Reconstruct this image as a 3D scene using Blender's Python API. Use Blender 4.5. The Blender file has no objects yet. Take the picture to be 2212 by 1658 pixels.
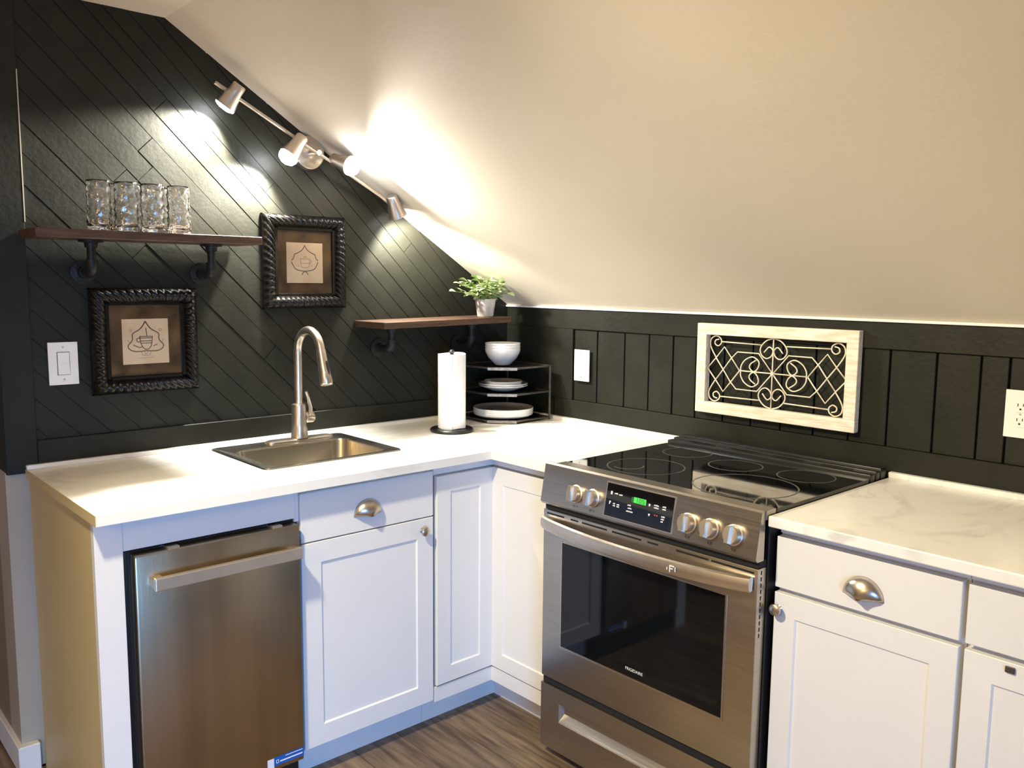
import bpy, bmesh, math, random
from mathutils import Vector, Matrix, Euler
R = math.radians
random.seed(7)
scene = bpy.context.scene
COL = scene.collection
rnd = random.uniform

# ============================================================ camera, world, light, exposure
cam_d = bpy.data.cameras.new('camera')
cam = bpy.data.objects.new('camera', cam_d); COL.objects.link(cam)
cam_d.sensor_width = 36.0; cam_d.sensor_fit = 'HORIZONTAL'
cam_d.lens = 36.0 * 1846.85 / 2212.0
cam_d.clip_start = 0.05
_yaw, _pit, _rol = R(47.9472), R(-6.79006), R(0.52532)
_f = Vector((math.cos(_yaw) * math.cos(_pit), math.sin(_yaw) * math.cos(_pit), math.sin(_pit)))
_r = Vector((math.sin(_yaw), -math.cos(_yaw), 0)); _u = _r.cross(_f)
_R = _r * math.cos(_rol) + _u * math.sin(_rol); _U = -_r * math.sin(_rol) + _u * math.cos(_rol)
M = Matrix((_R, _U, -_f)).transposed().to_4x4()
M.translation = Vector((-2.48307, -2.77856, 1.48221))
cam.matrix_world = M
scene.camera = cam

world = bpy.data.worlds.new('world'); scene.world = world; world.use_nodes = True
bg = world.node_tree.nodes['Background']
bg.inputs[0].default_value = (0.42, 0.60, 1.0, 1); bg.inputs[1].default_value = 0.5

vs = scene.view_settings
vs.view_transform = 'Standard'; vs.look = 'None'; vs.gamma = 1.0; vs.use_curve_mapping = False
vs.exposure = 2.32
scene.cycles.use_denoising = True
scene.cycles.max_bounces = 10
scene.cycles.transparent_max_bounces = 12
scene.cycles.caustics_reflective = False
scene.cycles.caustics_refractive = True
scene.cycles.sample_clamp_indirect = 6.0

def add_light(name, typ, loc, energy, color, target=None, size=0.1, **kw):
    d = bpy.data.lights.new(name, typ); d.energy = energy; d.color = color
    if typ == 'AREA':
        d.shape = 'RECTANGLE'; d.size = size; d.size_y = kw.get('size_y', size)
    else:
        d.shadow_soft_size = size
    if typ == 'SPOT':
        d.spot_size = R(kw.get('angle', 100)); d.spot_blend = kw.get('blend', 0.2)
    o = bpy.data.objects.new(name, d); COL.objects.link(o); o.location = loc
    if target is not None:
        o.rotation_euler = (Vector(target) - Vector(loc)).to_track_quat('-Z', 'Y').to_euler()
    return o

# warm ceiling lamp and added warm fill of the room around the camera, and daylight entering through the window behind it
add_light('ceiling_downlight', 'SPOT', (-2.3, -1.35, 2.25), 45.0, (1.0, 0.88, 0.59), (-0.9, -2.0, 0.0), 0.06, angle=115, blend=0.7)
add_light('warm_fill_light', 'POINT', (-3.6, -2.1, 1.75), 7.6, (1.0, 0.64, 0.27), None, 0.15)  # added fill, lifts the ambient on slope and walls; no fixture there
wd = add_light('window_daylight', 'AREA', (-3.45, -5.12, 0.70), 4.2, (0.18, 0.46, 1.0), (-1.45, -0.6, 0.0), 1.2, size_y=0.9)
wd.data.spread = R(62)

# ============================================================ materials
MATS = {}
def nodes_of(m):
    m.use_nodes = True
    nt = m.node_tree
    return nt, nt.nodes['Principled BSDF']

def pmat(name, color, rough=0.5, metal=0.0, var=0.0, vscale=6.0, stretch=(1, 1, 1), bump=0.0, bscale=40.0, spec=0.5,
         color2=None, coat=0.0, vdet=4.0, lo=0.35, hi=0.65, rvar=0.0, objvar=0.0):
    m = bpy.data.materials.new(name); nt, b = nodes_of(m); N = nt.nodes.new; L = nt.links.new
    b.inputs['Base Color'].default_value = (*color, 1); b.inputs['Roughness'].default_value = rough
    b.inputs['Metallic'].default_value = metal; b.inputs['Specular IOR Level'].default_value = spec
    b.inputs['Coat Weight'].default_value = coat
    tc = N('ShaderNodeTexCoord'); mp = N('ShaderNodeMapping'); mp.inputs['Scale'].default_value = stretch
    L(tc.outputs['Object'], mp.inputs['Vector'])
    n = N('ShaderNodeTexNoise'); n.inputs['Scale'].default_value = vscale; n.inputs['Detail'].default_value = vdet
    L(mp.outputs[0], n.inputs['Vector'])
    if var > 0 or color2 is not None:
        cr = N('ShaderNodeValToRGB'); cr.color_ramp.elements[0].position = lo; cr.color_ramp.elements[1].position = hi
        c2 = color2 if color2 is not None else tuple(min(1, c * (1 + var)) for c in color)
        c1 = color if color2 is not None else tuple(c * (1 - var) for c in color)
        cr.color_ramp.elements[0].color = (*c1, 1); cr.color_ramp.elements[1].color = (*c2, 1)
        L(n.outputs['Fac'], cr.inputs[0])
        out = cr.outputs[0]
        if objvar > 0:
            oi = N('ShaderNodeObjectInfo'); mr = N('ShaderNodeMapRange')
            mr.inputs['To Min'].default_value = 1 - objvar; mr.inputs['To Max'].default_value = 1 + objvar
            L(oi.outputs['Random'], mr.inputs['Value'])
            mx = N('ShaderNodeVectorMath'); mx.operation = 'SCALE'
            L(out, mx.inputs[0]); L(mr.outputs[0], mx.inputs['Scale']); out = mx.outputs[0]
            ad = N('ShaderNodeVectorMath'); ad.operation = 'ADD'
            sc = N('ShaderNodeVectorMath'); sc.operation = 'SCALE'; sc.inputs[0].default_value = (17, 31, 5)
            L(oi.outputs['Random'], sc.inputs['Scale']); L(mp.outputs[0], ad.inputs[0]); L(sc.outputs[0], ad.inputs[1])
            L(ad.outputs[0], n.inputs['Vector'])
        L(out, b.inputs['Base Color'])
    if rvar > 0:
        mr2 = N('ShaderNodeMapRange'); mr2.inputs['To Min'].default_value = rough - rvar; mr2.inputs['To Max'].default_value = rough + rvar
        L(n.outputs['Fac'], mr2.inputs['Value']); L(mr2.outputs[0], b.inputs['Roughness'])
    if bump > 0:
        n2 = N('ShaderNodeTexNoise'); n2.inputs['Scale'].default_value = bscale; n2.inputs['Detail'].default_value = 5
        L(mp.outputs[0], n2.inputs['Vector'])
        bp = N('ShaderNodeBump'); bp.inputs['Strength'].default_value = bump; bp.inputs['Distance'].default_value = 0.01
        L(n2.outputs['Fac'], bp.inputs['Height']); L(bp.outputs[0], b.inputs['Normal'])
    MATS[name] = m
    return m

m_wall = pmat('charcoal_paint', (0.0170, 0.0170, 0.0116), 0.46, var=0.12, vscale=9, bump=0.10, bscale=70, spec=0.22, rvar=0.06)
m_gap = pmat('black_gap', (0.006, 0.006, 0.006), 0.8, var=0.1)
m_ceil = pmat('ceiling_paint', (0.80, 0.72, 0.585), 0.75, var=0.02, vscale=2.0, bump=0.05, bscale=120, spec=0.25)
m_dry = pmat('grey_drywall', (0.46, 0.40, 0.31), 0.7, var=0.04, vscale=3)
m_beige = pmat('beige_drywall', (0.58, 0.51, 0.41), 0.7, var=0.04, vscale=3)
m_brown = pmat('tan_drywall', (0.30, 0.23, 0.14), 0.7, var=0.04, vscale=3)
m_trimw = pmat('white_trim_paint', (0.84, 0.84, 0.82), 0.4, var=0.02)
m_cab = pmat('white_cabinet_paint', (0.80, 0.79, 0.78), 0.35, var=0.012, vscale=5, spec=0.5)
m_tan = pmat('tan_melamine', (0.60, 0.48, 0.235), 0.45, var=0.05, vscale=2.5, stretch=(1, 1, 0.4))
m_steel = pmat('brushed_steel', (0.46, 0.42, 0.365), 0.30, 1.0, var=0.06, vscale=5, stretch=(1, 1, 60), bump=0.02, bscale=12, rvar=0.05)
m_steelv = pmat('brushed_steel_upright', (0.40, 0.325, 0.225), 0.33, 1.0, var=0.10, vscale=2.2, stretch=(6, 6, 0.25), bump=0.015, bscale=30, rvar=0.05)
m_nickel = pmat('brushed_nickel', (0.60, 0.53, 0.45), 0.31, 1.0, var=0.05, vscale=30, rvar=0.05)
m_satin = pmat('satin_champagne_metal', (0.66, 0.59, 0.51), 0.38, 1.0, var=0.05, vscale=30)
m_sink = pmat('sink_steel', (0.52, 0.50, 0.45), 0.24, 1.0, var=0.06, vscale=6, stretch=(1, 20, 1), rvar=0.06)
m_black = pmat('black_plastic', (0.012, 0.012, 0.012), 0.35, var=0.1)
m_glassb = pmat('black_ceramic_glass', (0.004, 0.004, 0.005), 0.05, var=0.1, coat=0.25)
m_oveng = pmat('oven_window_glass', (0.004, 0.005, 0.006), 0.04, var=0.1, spec=0.4)
m_ring = pmat('burner_ring_print', (0.075, 0.075, 0.07), 0.3, var=0.1)
m_iron = pmat('black_iron_pipe', (0.014, 0.014, 0.013), 0.42, 0.0, spec=0.25, var=0.2, vscale=40, bump=0.15, bscale=120)
m_frame = pmat('black_bronze_frame', (0.006, 0.005, 0.004), 0.26, 0.0, spec=0.28, var=0.35, vscale=30, bump=0.1, bscale=150)
m_mat = pmat('mottled_brown_mat', (0.050, 0.030, 0.014), 0.6, color2=(0.19, 0.11, 0.045), spec=0.15, vscale=16, lo=0.3, hi=0.75, bump=0.1)
m_print = pmat('aged_cream_paper', (0.72, 0.50, 0.29), 0.8, spec=0.1, color2=(0.84, 0.64, 0.41), vscale=10)
m_ink = pmat('sepia_ink', (0.17, 0.12, 0.075), 0.8, var=0.2)
m_ink2 = pmat('faded_ink', (0.44, 0.31, 0.20), 0.8, var=0.2)
m_paper = pmat('white_paper_towel', (0.86, 0.84, 0.82), 0.9, var=0.02, bump=0.25, bscale=160)
m_dish = pmat('white_glazed_china', (0.80, 0.80, 0.79), 0.16, var=0.01, coat=0.4)
m_plate = pmat('white_switch_plastic', (0.84, 0.82, 0.77), 0.35, var=0.01)
m_slot = pmat('outlet_slot_black', (0.02, 0.02, 0.02), 0.6, var=0.1)
m_wash = pmat('whitewashed_wood', (0.74, 0.62, 0.45), 0.65, color2=(0.88, 0.82, 0.68), vscale=12, stretch=(6, 1, 6), bump=0.3, bscale=25)
m_wire = pmat('cream_painted_iron', (0.78, 0.66, 0.45), 0.5, color2=(0.86, 0.78, 0.62), vscale=40)
m_pot = pmat('whitewashed_pot', (0.55, 0.50, 0.42), 0.45, color2=(0.82, 0.79, 0.72), vscale=22, stretch=(1, 1, 0.35), bump=0.2)
m_soil = pmat('potting_soil', (0.05, 0.035, 0.02), 0.9, var=0.4, vscale=60, bump=0.6)
m_stem = pmat('green_stem', (0.20, 0.28, 0.08), 0.6, var=0.2)
m_handle = pmat('pale_brushed_steel', (0.72, 0.68, 0.60), 0.42, 1.0, var=0.05, vscale=20)
m_gun = pmat('gunmetal', (0.10, 0.095, 0.085), 0.35, 0.6, var=0.2, vscale=40)
m_gunl = pmat('worn_gunmetal', (0.26, 0.24, 0.21), 0.4, 0.5, var=0.25, vscale=60)
m_sticker = pmat('blue_sticker', (0.01, 0.10, 0.42), 0.35, var=0.05)
m_stickw = pmat('white_sticker', (0.75, 0.78, 0.85), 0.4, var=0.03)
m_mark = pmat('panel_marking_white', (0.75, 0.74, 0.70), 0.5, var=0.05)
m_markr = pmat('panel_marking_red', (0.45, 0.05, 0.04), 0.5, var=0.05)

def mk_leaf(name, c1, c2):
    m = pmat(name, c1, 0.42, color2=c2, vscale=14, objvar=0.28, lo=0.3, hi=0.7)
    b = m.node_tree.nodes['Principled BSDF']
    b.inputs['Subsurface Weight'].default_value = 0.0
    return m
m_leaf = mk_leaf('pale_green_leaf', (0.26, 0.38, 0.11), (0.60, 0.70, 0.36))

def mk_wood(name, dark, light, rough, scale, stretch, objvar=0.0, bump=0.1):
    m = pmat(name, dark, rough, color2=light, vscale=scale, stretch=stretch, bump=bump, bscale=18, objvar=objvar, vdet=8, lo=0.28, hi=0.74)
    return m
m_walnut = mk_wood('walnut_shelf_wood', (0.036, 0.018, 0.009), (0.115, 0.060, 0.034), 0.5, 9, (1.2, 12, 12))
m_floor = mk_wood('greyed_oak_plank', (0.075, 0.046, 0.026), (0.30, 0.22, 0.145), 0.42, 5.5, (9, 0.9, 9), objvar=0.22)

def mk_marble():
    m = bpy.data.materials.new('marbled_laminate'); nt, b = nodes_of(m); N = nt.nodes.new; L = nt.links.new
    b.inputs['Roughness'].default_value = 0.28
    tc = N('ShaderNodeTexCoord'); mp = N('ShaderNodeMapping'); mp.inputs['Scale'].default_value = (1.1, 2.3, 1.6)
    mp.inputs['Rotation'].default_value = (0, 0, R(24))
    L(tc.outputs['Object'], mp.inputs[0])
    n1 = N('ShaderNodeTexNoise'); n1.inputs['Scale'].default_value = 2.2; n1.inputs['Detail'].default_value = 8; n1.inputs['Distortion'].default_value = 1.2
    L(mp.outputs[0], n1.inputs[0])
    v1 = N('ShaderNodeMath'); v1.operation = 'SUBTRACT'; v1.inputs[1].default_value = 0.5; L(n1.outputs[0], v1.inputs[0])
    v2 = N('ShaderNodeMath'); v2.operation = 'ABSOLUTE'; L(v1.outputs[0], v2.inputs[0])
    cr = N('ShaderNodeValToRGB'); e = cr.color_ramp.elements
    e[0].position = 0.0; e[0].color = (0.66, 0.65, 0.62, 1); e[1].position = 0.045; e[1].color = (0.86, 0.845, 0.80, 1)
    L(v2.outputs[0], cr.inputs[0])
    n2 = N('ShaderNodeTexNoise'); n2.inputs['Scale'].default_value = 3.3; n2.inputs['Detail'].default_value = 3; L(mp.outputs[0], n2.inputs[0])
    cr2 = N('ShaderNodeValToRGB'); e = cr2.color_ramp.elements
    e[0].position = 0.42; e[0].color = (0, 0, 0, 1); e[1].position = 0.68; e[1].color = (1, 1, 1, 1); L(n2.outputs[0], cr2.inputs[0])
    mx = N('ShaderNodeMix'); mx.data_type = 'RGBA'; mx.inputs[6].default_value = (0.86, 0.845, 0.80, 1)
    L(cr2.outputs[0], mx.inputs[0]); L(cr.outputs[0], mx.inputs[7]); L(mx.outputs[2], b.inputs['Base Color'])
    return m
m_marble = mk_marble()

def mk_glass(name, color, rough=0.0, ior=1.48):
    m = bpy.data.materials.new(name); nt, b = nodes_of(m)
    b.inputs['Base Color'].default_value = (*color, 1); b.inputs['Roughness'].default_value = rough
    b.inputs['Transmission Weight'].default_value = 1.0; b.inputs['IOR'].default_value = ior
    return m
m_tumbler = mk_glass('clear_tumbler_glass', (1.0, 1.0, 1.0), 0.03, 1.52)
_nt = m_tumbler.node_tree; _tc = _nt.nodes.new('ShaderNodeTexCoord'); _vo = _nt.nodes.new('ShaderNodeTexVoronoi'); _vo.inputs['Scale'].default_value = 55
_vo.feature = 'SMOOTH_F1'; _bp = _nt.nodes.new('ShaderNodeBump'); _bp.inputs['Strength'].default_value = 0.7; _bp.inputs['Distance'].default_value = 0.006
_nt.links.new(_tc.outputs['Object'], _vo.inputs['Vector']); _nt.links.new(_vo.outputs['Distance'], _bp.inputs['Height'])
_nt.links.new(_bp.outputs[0], _nt.nodes['Principled BSDF'].inputs['Normal'])

def mk_pane():
    m = bpy.data.materials.new('thin_picture_glass'); m.use_nodes = True; nt = m.node_tree; nt.nodes.clear(); N = nt.nodes.new; L = nt.links.new
    out = N('ShaderNodeOutputMaterial'); tr = N('ShaderNodeBsdfTransparent'); gl = N('ShaderNodeBsdfGlossy'); gl.inputs['Roughness'].default_value = 0.08
    fr = N('ShaderNodeFresnel'); fr.inputs[0].default_value = 1.22; mx = N('ShaderNodeMixShader')
    L(fr.outputs[0], mx.inputs[0]); L(tr.outputs[0], mx.inputs[1]); L(gl.outputs[0], mx.inputs[2]); L(mx.outputs[0], out.inputs[0])
    return m
m_pane = mk_pane()

def mk_emit(name, color, strength):
    m = bpy.data.materials.new(name); nt, b = nodes_of(m)
    b.inputs['Base Color'].default_value = (*[0.25 * c for c in color], 1)
    b.inputs['Emission Color'].default_value = (*color, 1); b.inputs['Emission Strength'].default_value = strength
    return m
m_bulb = mk_emit('led_bulb_face', (0.93, 0.97, 1.0), 14.0)
m_led = mk_emit('green_display', (0.10, 0.85, 0.12), 0.14)
m_ledoff = mk_emit('green_display_dim', (0.05, 0.30, 0.05), 0.02)
m_digit = pmat('display_digit', (0.02, 0.12, 0.02), 0.6, var=0.1)

# ============================================================ mesh helpers
def wloc(o):
    v = Vector((0, 0, 0))
    while o is not None:
        v += o.location; o = o.parent
    return v

def obj(name, bm, mat, parent=None, smooth=False, loc=None, recalc=True):
    if recalc: bmesh.ops.recalc_face_normals(bm, faces=bm.faces)
    me = bpy.data.meshes.new(name)
    base = wloc(parent) if parent is not None else Vector((0, 0, 0))
    if loc is not None: base = Vector(loc)
    bmesh.ops.translate(bm, verts=bm.verts, vec=-base)
    bm.to_mesh(me); bm.free()
    for m in (mat if isinstance(mat, (list, tuple)) else [mat]): me.materials.append(m)
    if smooth:
        for p in me.polygons: p.use_smooth = True
        if smooth != 'all':
            me.set_sharp_from_angle(angle=R(38))
    o = bpy.data.objects.new(name, me); COL.objects.link(o)
    if parent is not None: o.parent = parent
    if loc is not None: o.location = Vector(loc) - (wloc(parent) if parent is not None else Vector((0, 0, 0)))
    return o

def thing(name, label, cat, loc=(0, 0, 0), group=None):
    o = bpy.data.objects.new(name, None); COL.objects.link(o); o.location = loc
    o.empty_display_size = 0.05
    o['label'] = label; o['category'] = cat
    if group: o['group'] = group
    return o

def tag(o, label, cat, group=None):
    o['label'] = label; o['category'] = cat
    if group: o['group'] = group
    return o

def struct(o):
    o['kind'] = 'structure'; return o

def copy_tree(o, parent=None):
    c = o.copy(); COL.objects.link(c)
    if parent is not None: c.parent = parent
    for ch in [k for k in bpy.data.objects if k.parent == o]:
        copy_tree(ch, c)
    return c

def box(bm, x0, x1, y0, y1, z0, z1, bev=0.0, seg=1, mi=0):
    x0, x1 = min(x0, x1), max(x0, x1); y0, y1 = min(y0, y1), max(y0, y1); z0, z1 = min(z0, z1), max(z0, z1)
    vs = [bm.verts.new((x, y, z)) for x in (x0, x1) for y in (y0, y1) for z in (z0, z1)]
    F = [(0, 1, 3, 2), (4, 6, 7, 5), (0, 4, 5, 1), (2, 3, 7, 6), (0, 2, 6, 4), (1, 5, 7, 3)]
    fs = [bm.faces.new([vs[i] for i in f]) for f in F]
    for f in fs: f.material_index = mi
    if bev > 0:
        es = list({e for f in fs for e in f.edges})
        r = bmesh.ops.bevel(bm, geom=es, offset=bev, segments=seg, profile=0.5, affect='EDGES')
        for f in r['faces']: f.material_index = mi
    return vs

def nbox(*a, **k):
    bm = bmesh.new(); box(bm, *a, **k); return bm

def prism(bm, poly, lo, hi, plane='xy', bev=0.0):
    """extrude a polygon; plane 'xy' extrudes z, 'xz' extrudes y, 'yz' extrudes x"""
    def P(a, b, h):
        return (a, b, h) if plane == 'xy' else ((a, h, b) if plane == 'xz' else (h, a, b))
    A = [bm.verts.new(P(a, b, lo)) for a, b in poly]; B = [bm.verts.new(P(a, b, hi)) for a, b in poly]
    n = len(poly); fs = [bm.faces.new(A[::-1]), bm.faces.new(B)]
    for i in range(n): fs.append(bm.faces.new((A[i], A[(i + 1) % n], B[(i + 1) % n], B[i])))
    if bev > 0:
        es = list({e for f in fs for e in f.edges})
        bmesh.ops.bevel(bm, geom=es, offset=bev, segments=1, affect='EDGES')
    return A, B

def lathe(bm, prof, c=(0, 0, 0), n=32, axis='z', closed=False, radf=None, a0=0.0, a1=2 * math.pi):
    """prof: list of (r, h); axis z/x/y; radf(angle, h) scales r"""
    full = abs(a1 - a0 - 2 * math.pi) < 1e-6
    cnt = n if full else n + 1
    rings = []
    for r, h in prof:
        ring = []
        if r < 1e-6:
            ring = [None]
        else:
            for i in range(cnt):
                a = a0 + (a1 - a0) * i / n
                rr = r * (radf(a, h) if radf else 1)
                ring.append((rr * math.cos(a), rr * math.sin(a), h))
        rings.append(ring)
    def tr(p):
        x, y, z = p
        if axis == 'x': x, y, z = z, x, y
        elif axis == 'y': x, y, z = x, z, y
        return bm.verts.new((x + c[0], y + c[1], z + c[2]))
    V = []
    for (r, h), ring in zip(prof, rings):
        if ring == [None]: V.append([tr((0, 0, h))])
        else: V.append([tr(p) for p in ring])
    pairs = list(zip(V[:-1], V[1:]))
    if closed: pairs.append((V[-1], V[0]))
    for A, B in pairs:
        m = cnt if full else n
        for i in range(m):
            j = (i + 1) % cnt
            if len(A) == 1 and len(B) == 1: continue
            if len(A) == 1: bm.faces.new((A[0], B[j], B[i]))
            elif len(B) == 1: bm.faces.new((A[i], A[j], B[0]))
            else: bm.faces.new((A[i], A[j], B[j], B[i]))

def frame_at(d):
    d = d.normalized(); h = Vector((0, 0, 1)) if abs(d.z) < 0.9 else Vector((1, 0, 0))
    a = d.cross(h).normalized(); return a, d.cross(a).normalized()

def tube(bm, pts, r, n=10, cap=True, closed=False):
    pts = [Vector(p) for p in pts]; rs = r if isinstance(r, (list, tuple)) else [r] * len(pts)
    rings = []; a = None; m = len(pts)
    for i, p in enumerate(pts):
        if closed: d = (pts[(i + 1) % m] - pts[i - 1]).normalized()
        else: d = (pts[min(i + 1, m - 1)] - pts[max(i - 1, 0)]).normalized()
        if a is None: a, b = frame_at(d)
        else:
            a = (a - d * a.dot(d)).normalized(); b = d.cross(a).normalized()
        rings.append([bm.verts.new(p + (a * math.cos(2 * math.pi * k / n) + b * math.sin(2 * math.pi * k / n)) * rs[i]) for k in range(n)])
    prs = list(zip(rings[:-1], rings[1:]))
    if closed: prs.append((rings[-1], rings[0]))
    for A, B in prs:
        for k in range(n): bm.faces.new((A[k], A[(k + 1) % n], B[(k + 1) % n], B[k]))
    if cap and not closed:
        bm.faces.new(rings[0][::-1]); bm.faces.new(rings[-1])

def smooth_path(pts, sub=6):
    """Catmull-Rom through points"""
    P = [Vector(p) for p in pts]; out = []
    for i in range(len(P) - 1):
        p0 = P[max(i - 1, 0)]; p1 = P[i]; p2 = P[i + 1]; p3 = P[min(i + 2, len(P) - 1)]
        for k in range(sub):
            t = k / sub
            out.append(0.5 * ((2 * p1) + (p2 - p0) * t + (2 * p0 - 5 * p1 + 4 * p2 - p3) * t * t + (3 * p1 - p0 - 3 * p2 + p3) * t ** 3))
    out.append(P[-1]); return out

def rrect(x0, x1, y0, y1, r, n=5):
    pts = []
    for cx, cy, a in ((x1 - r, y1 - r, 0), (x0 + r, y1 - r, 90), (x0 + r, y0 + r, 180), (x1 - r, y0 + r, 270)):
        for k in range(n + 1):
            t = R(a + 90 * k / n); pts.append((cx + r * math.cos(t), cy + r * math.sin(t)))
    return pts

def cells(bm, xs, ys, solid, z0, z1):
    """boundary faces of a union of grid cells between z0 and z1"""
    cache = {}
    def v(i, j, z):
        k = (i, j, z)
        if k not in cache: cache[k] = bm.verts.new((xs[i], ys[j], z))
        return cache[k]
    nx, ny = len(xs) - 1, len(ys) - 1
    S = lambda i, j: 0 <= i < nx and 0 <= j < ny and solid(0.5 * (xs[i] + xs[i + 1]), 0.5 * (ys[j] + ys[j + 1]))
    for i in range(nx):
        for j in range(ny):
            if not S(i, j): continue
            bm.faces.new((v(i, j, z1), v(i + 1, j, z1), v(i + 1, j + 1, z1), v(i, j + 1, z1)))
            bm.faces.new((v(i, j, z0), v(i, j + 1, z0), v(i + 1, j + 1, z0), v(i + 1, j, z0)))
            if not S(i - 1, j): bm.faces.new((v(i, j, z0), v(i, j, z1), v(i, j + 1, z1), v(i, j + 1, z0)))
            if not S(i + 1, j): bm.faces.new((v(i + 1, j, z0), v(i + 1, j + 1, z0), v(i + 1, j + 1, z1), v(i + 1, j, z1)))
            if not S(i, j - 1): bm.faces.new((v(i, j, z0), v(i + 1, j, z0), v(i + 1, j, z1), v(i, j, z1)))
            if not S(i, j + 1): bm.faces.new((v(i, j + 1, z0), v(i, j + 1, z1), v(i + 1, j + 1, z1), v(i + 1, j + 1, z0)))

def clip(poly, a, b, c):
    """keep a*x+b*y<=c"""
    out = []
    for i in range(len(poly)):
        p, q = poly[i], poly[(i + 1) % len(poly)]
        dp, dq = a * p[0] + b * p[1] - c, a * q[0] + b * q[1] - c
        if dp <= 0: out.append(p)
        if dp * dq < 0:
            t = dp / (dp - dq); out.append((p[0] + t * (q[0] - p[0]), p[1] + t * (q[1] - p[1])))
    return out

# ============================================================ room shell
H = 0.927            # counter top
KZ = 1.381           # knee wall top
CZ = 2.285           # flat ceiling
KX = -1.44           # kink of the ceiling
SL = (CZ - KZ) / (-KX)
WEND = -1.945        # outside corner at the left end of the gable wall

bm = nbox(-4.6, 0.1, -5.1, 3.0, -0.12, -0.012)
floor = struct(obj('floor', bm, m_floor))
# floor planks run along y
pw, pl = 0.165, 1.22
i = 0; x = -2.95
while x < -0.45:
    off = (i * 0.47) % pl
    y = -3.0 - off
    while y < 0.0:
        y0, y1 = max(y, -3.0), min(y + pl, 0.0)
        if y1 - y0 > 0.05:
            obj('plank', nbox(x + 0.0008, x + pw - 0.0008, y0 + 0.0008, y1 - 0.0008, -0.012, 0.0, bev=0.0012), m_floor, floor)
        y += pl
    x += pw; i += 1

# ceiling: flat part plus the long slope down to the knee wall (one drywall surface)
bm = bmesh.new()
T = 0.08
prof = [(-4.6, CZ), (KX, CZ), (0.10, KZ - 0.10 * SL), (0.10, KZ - 0.10 * SL + T + 0.05), (KX, CZ + T), (-4.6, CZ + T)]
prism(bm, prof, -5.1, 3.0, 'xz')
ceiling = struct(obj('ceiling', bm, m_ceil))

# gable wall (left in the picture)
bm = bmesh.new()
def gz(xx): return CZ if xx < KX else CZ - (xx - KX) * SL
prism(bm, [(WEND, 0.92), (0.1, 0.92), (0.1, gz(0.1) + 0.01), (KX, CZ + 0.02), (WEND, CZ + 0.02)], 0.0042, 0.14, 'xz')
for f in bm.faces: f.material_index = 0
n0 = len(bm.faces)
prism(bm, [(WEND, 0.0), (0.1, 0.0), (0.1, 0.92), (WEND, 0.92)], 0.012, 0.14, 'xz')
for k, f in enumerate(bm.faces):
    if k >= n0: f.material_index = 1
wl = struct(obj('wall_left', bm, [m_wall, m_dry]))
# wall returning backwards from the outside corner
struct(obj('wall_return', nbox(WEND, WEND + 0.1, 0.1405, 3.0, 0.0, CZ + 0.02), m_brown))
# diagonal planks, 45 degrees
GP = 0.0011
seams = [-0.90, -0.83, -0.765, -0.70, -0.64, -0.578, -0.515, -0.453, -0.39, -0.328, -0.265, -0.203, -0.140, -0.078, -0.015, 0.048, 0.112, 0.172, 0.238, 0.301, 0.363, 0.424, 0.466, 0.517,
         0.575, 0.631, 0.685, 0.738, 0.79, 0.85, 0.912, 0.975, 1.037]
butts = {(0.363, 0.424): [-2.4625], (0.112, 0.172): [-2.394], (0.238, 0.301): [-2.41], (0.172, 0.238): [-2.349], (0.738, 0.79): [-1.515], (0.048, 0.112): [-1.66],
         (0.424, 0.466): [-1.72], (-0.015, 0.048): [-2.20], (0.466, 0.517): [-2.05], (0.301, 0.363): [-1.80], (0.575, 0.631): [-1.75], (-0.140, -0.078): [-1.90], (-0.265, -0.203): [-1.95]}
q = math.sqrt(0.5)
XL, ZB = -1.862, 1.008
region = [(XL, ZB), (0.0, ZB), (0.0, KZ), (KX, CZ), (XL, CZ)]
for s0, s1 in zip(seams[:-1], seams[1:]):
    poly = clip(region, q, q, s1 - GP); poly = clip(poly, -q, -q, -(s0 + GP))
    if len(poly) < 3: continue
    cuts = [-9] + butts.get((s0, s1), []) + [9]
    for t0, t1 in zip(cuts[:-1], cuts[1:]):
        pp = clip(clip(poly, q, -q, t1 - GP), -q, q, -(t0 + GP))
        if len(pp) < 3: continue
        pp2 = []
        for p in pp:
            if not pp2 or (abs(p[0] - pp2[-1][0]) + abs(p[1] - pp2[-1][1])) > 1e-4: pp2.append(p)
        if (abs(pp2[0][0] - pp2[-1][0]) + abs(pp2[0][1] - pp2[-1][1])) < 1e-4: pp2.pop()
        if len(pp2) < 3: continue
        bm = bmesh.new(); d = rnd(-0.0012, 0.0012)
        prism(bm, pp2, 0.0 + d, 0.004, 'xz')
        obj('plank', bm, m_wall, wl)
# frame boards proud of the planks
obj('bottom_rail', nbox(-1.8615, -0.012, -0.012, 0.004, 0.915, ZB, bev=0.0015), m_wall, wl)
obj('stile', nbox(-1.945, -1.8625, -0.012, 0.004, 0.915, CZ, bev=0.0015), m_wall, wl)
# pale strip painting in the lit edge of the stile, seen as a light line
obj('edge_highlight', nbox(-1.8625, -1.8595, -0.0125, -0.0005, 1.64, 2.06), m_dry, wl)

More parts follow.
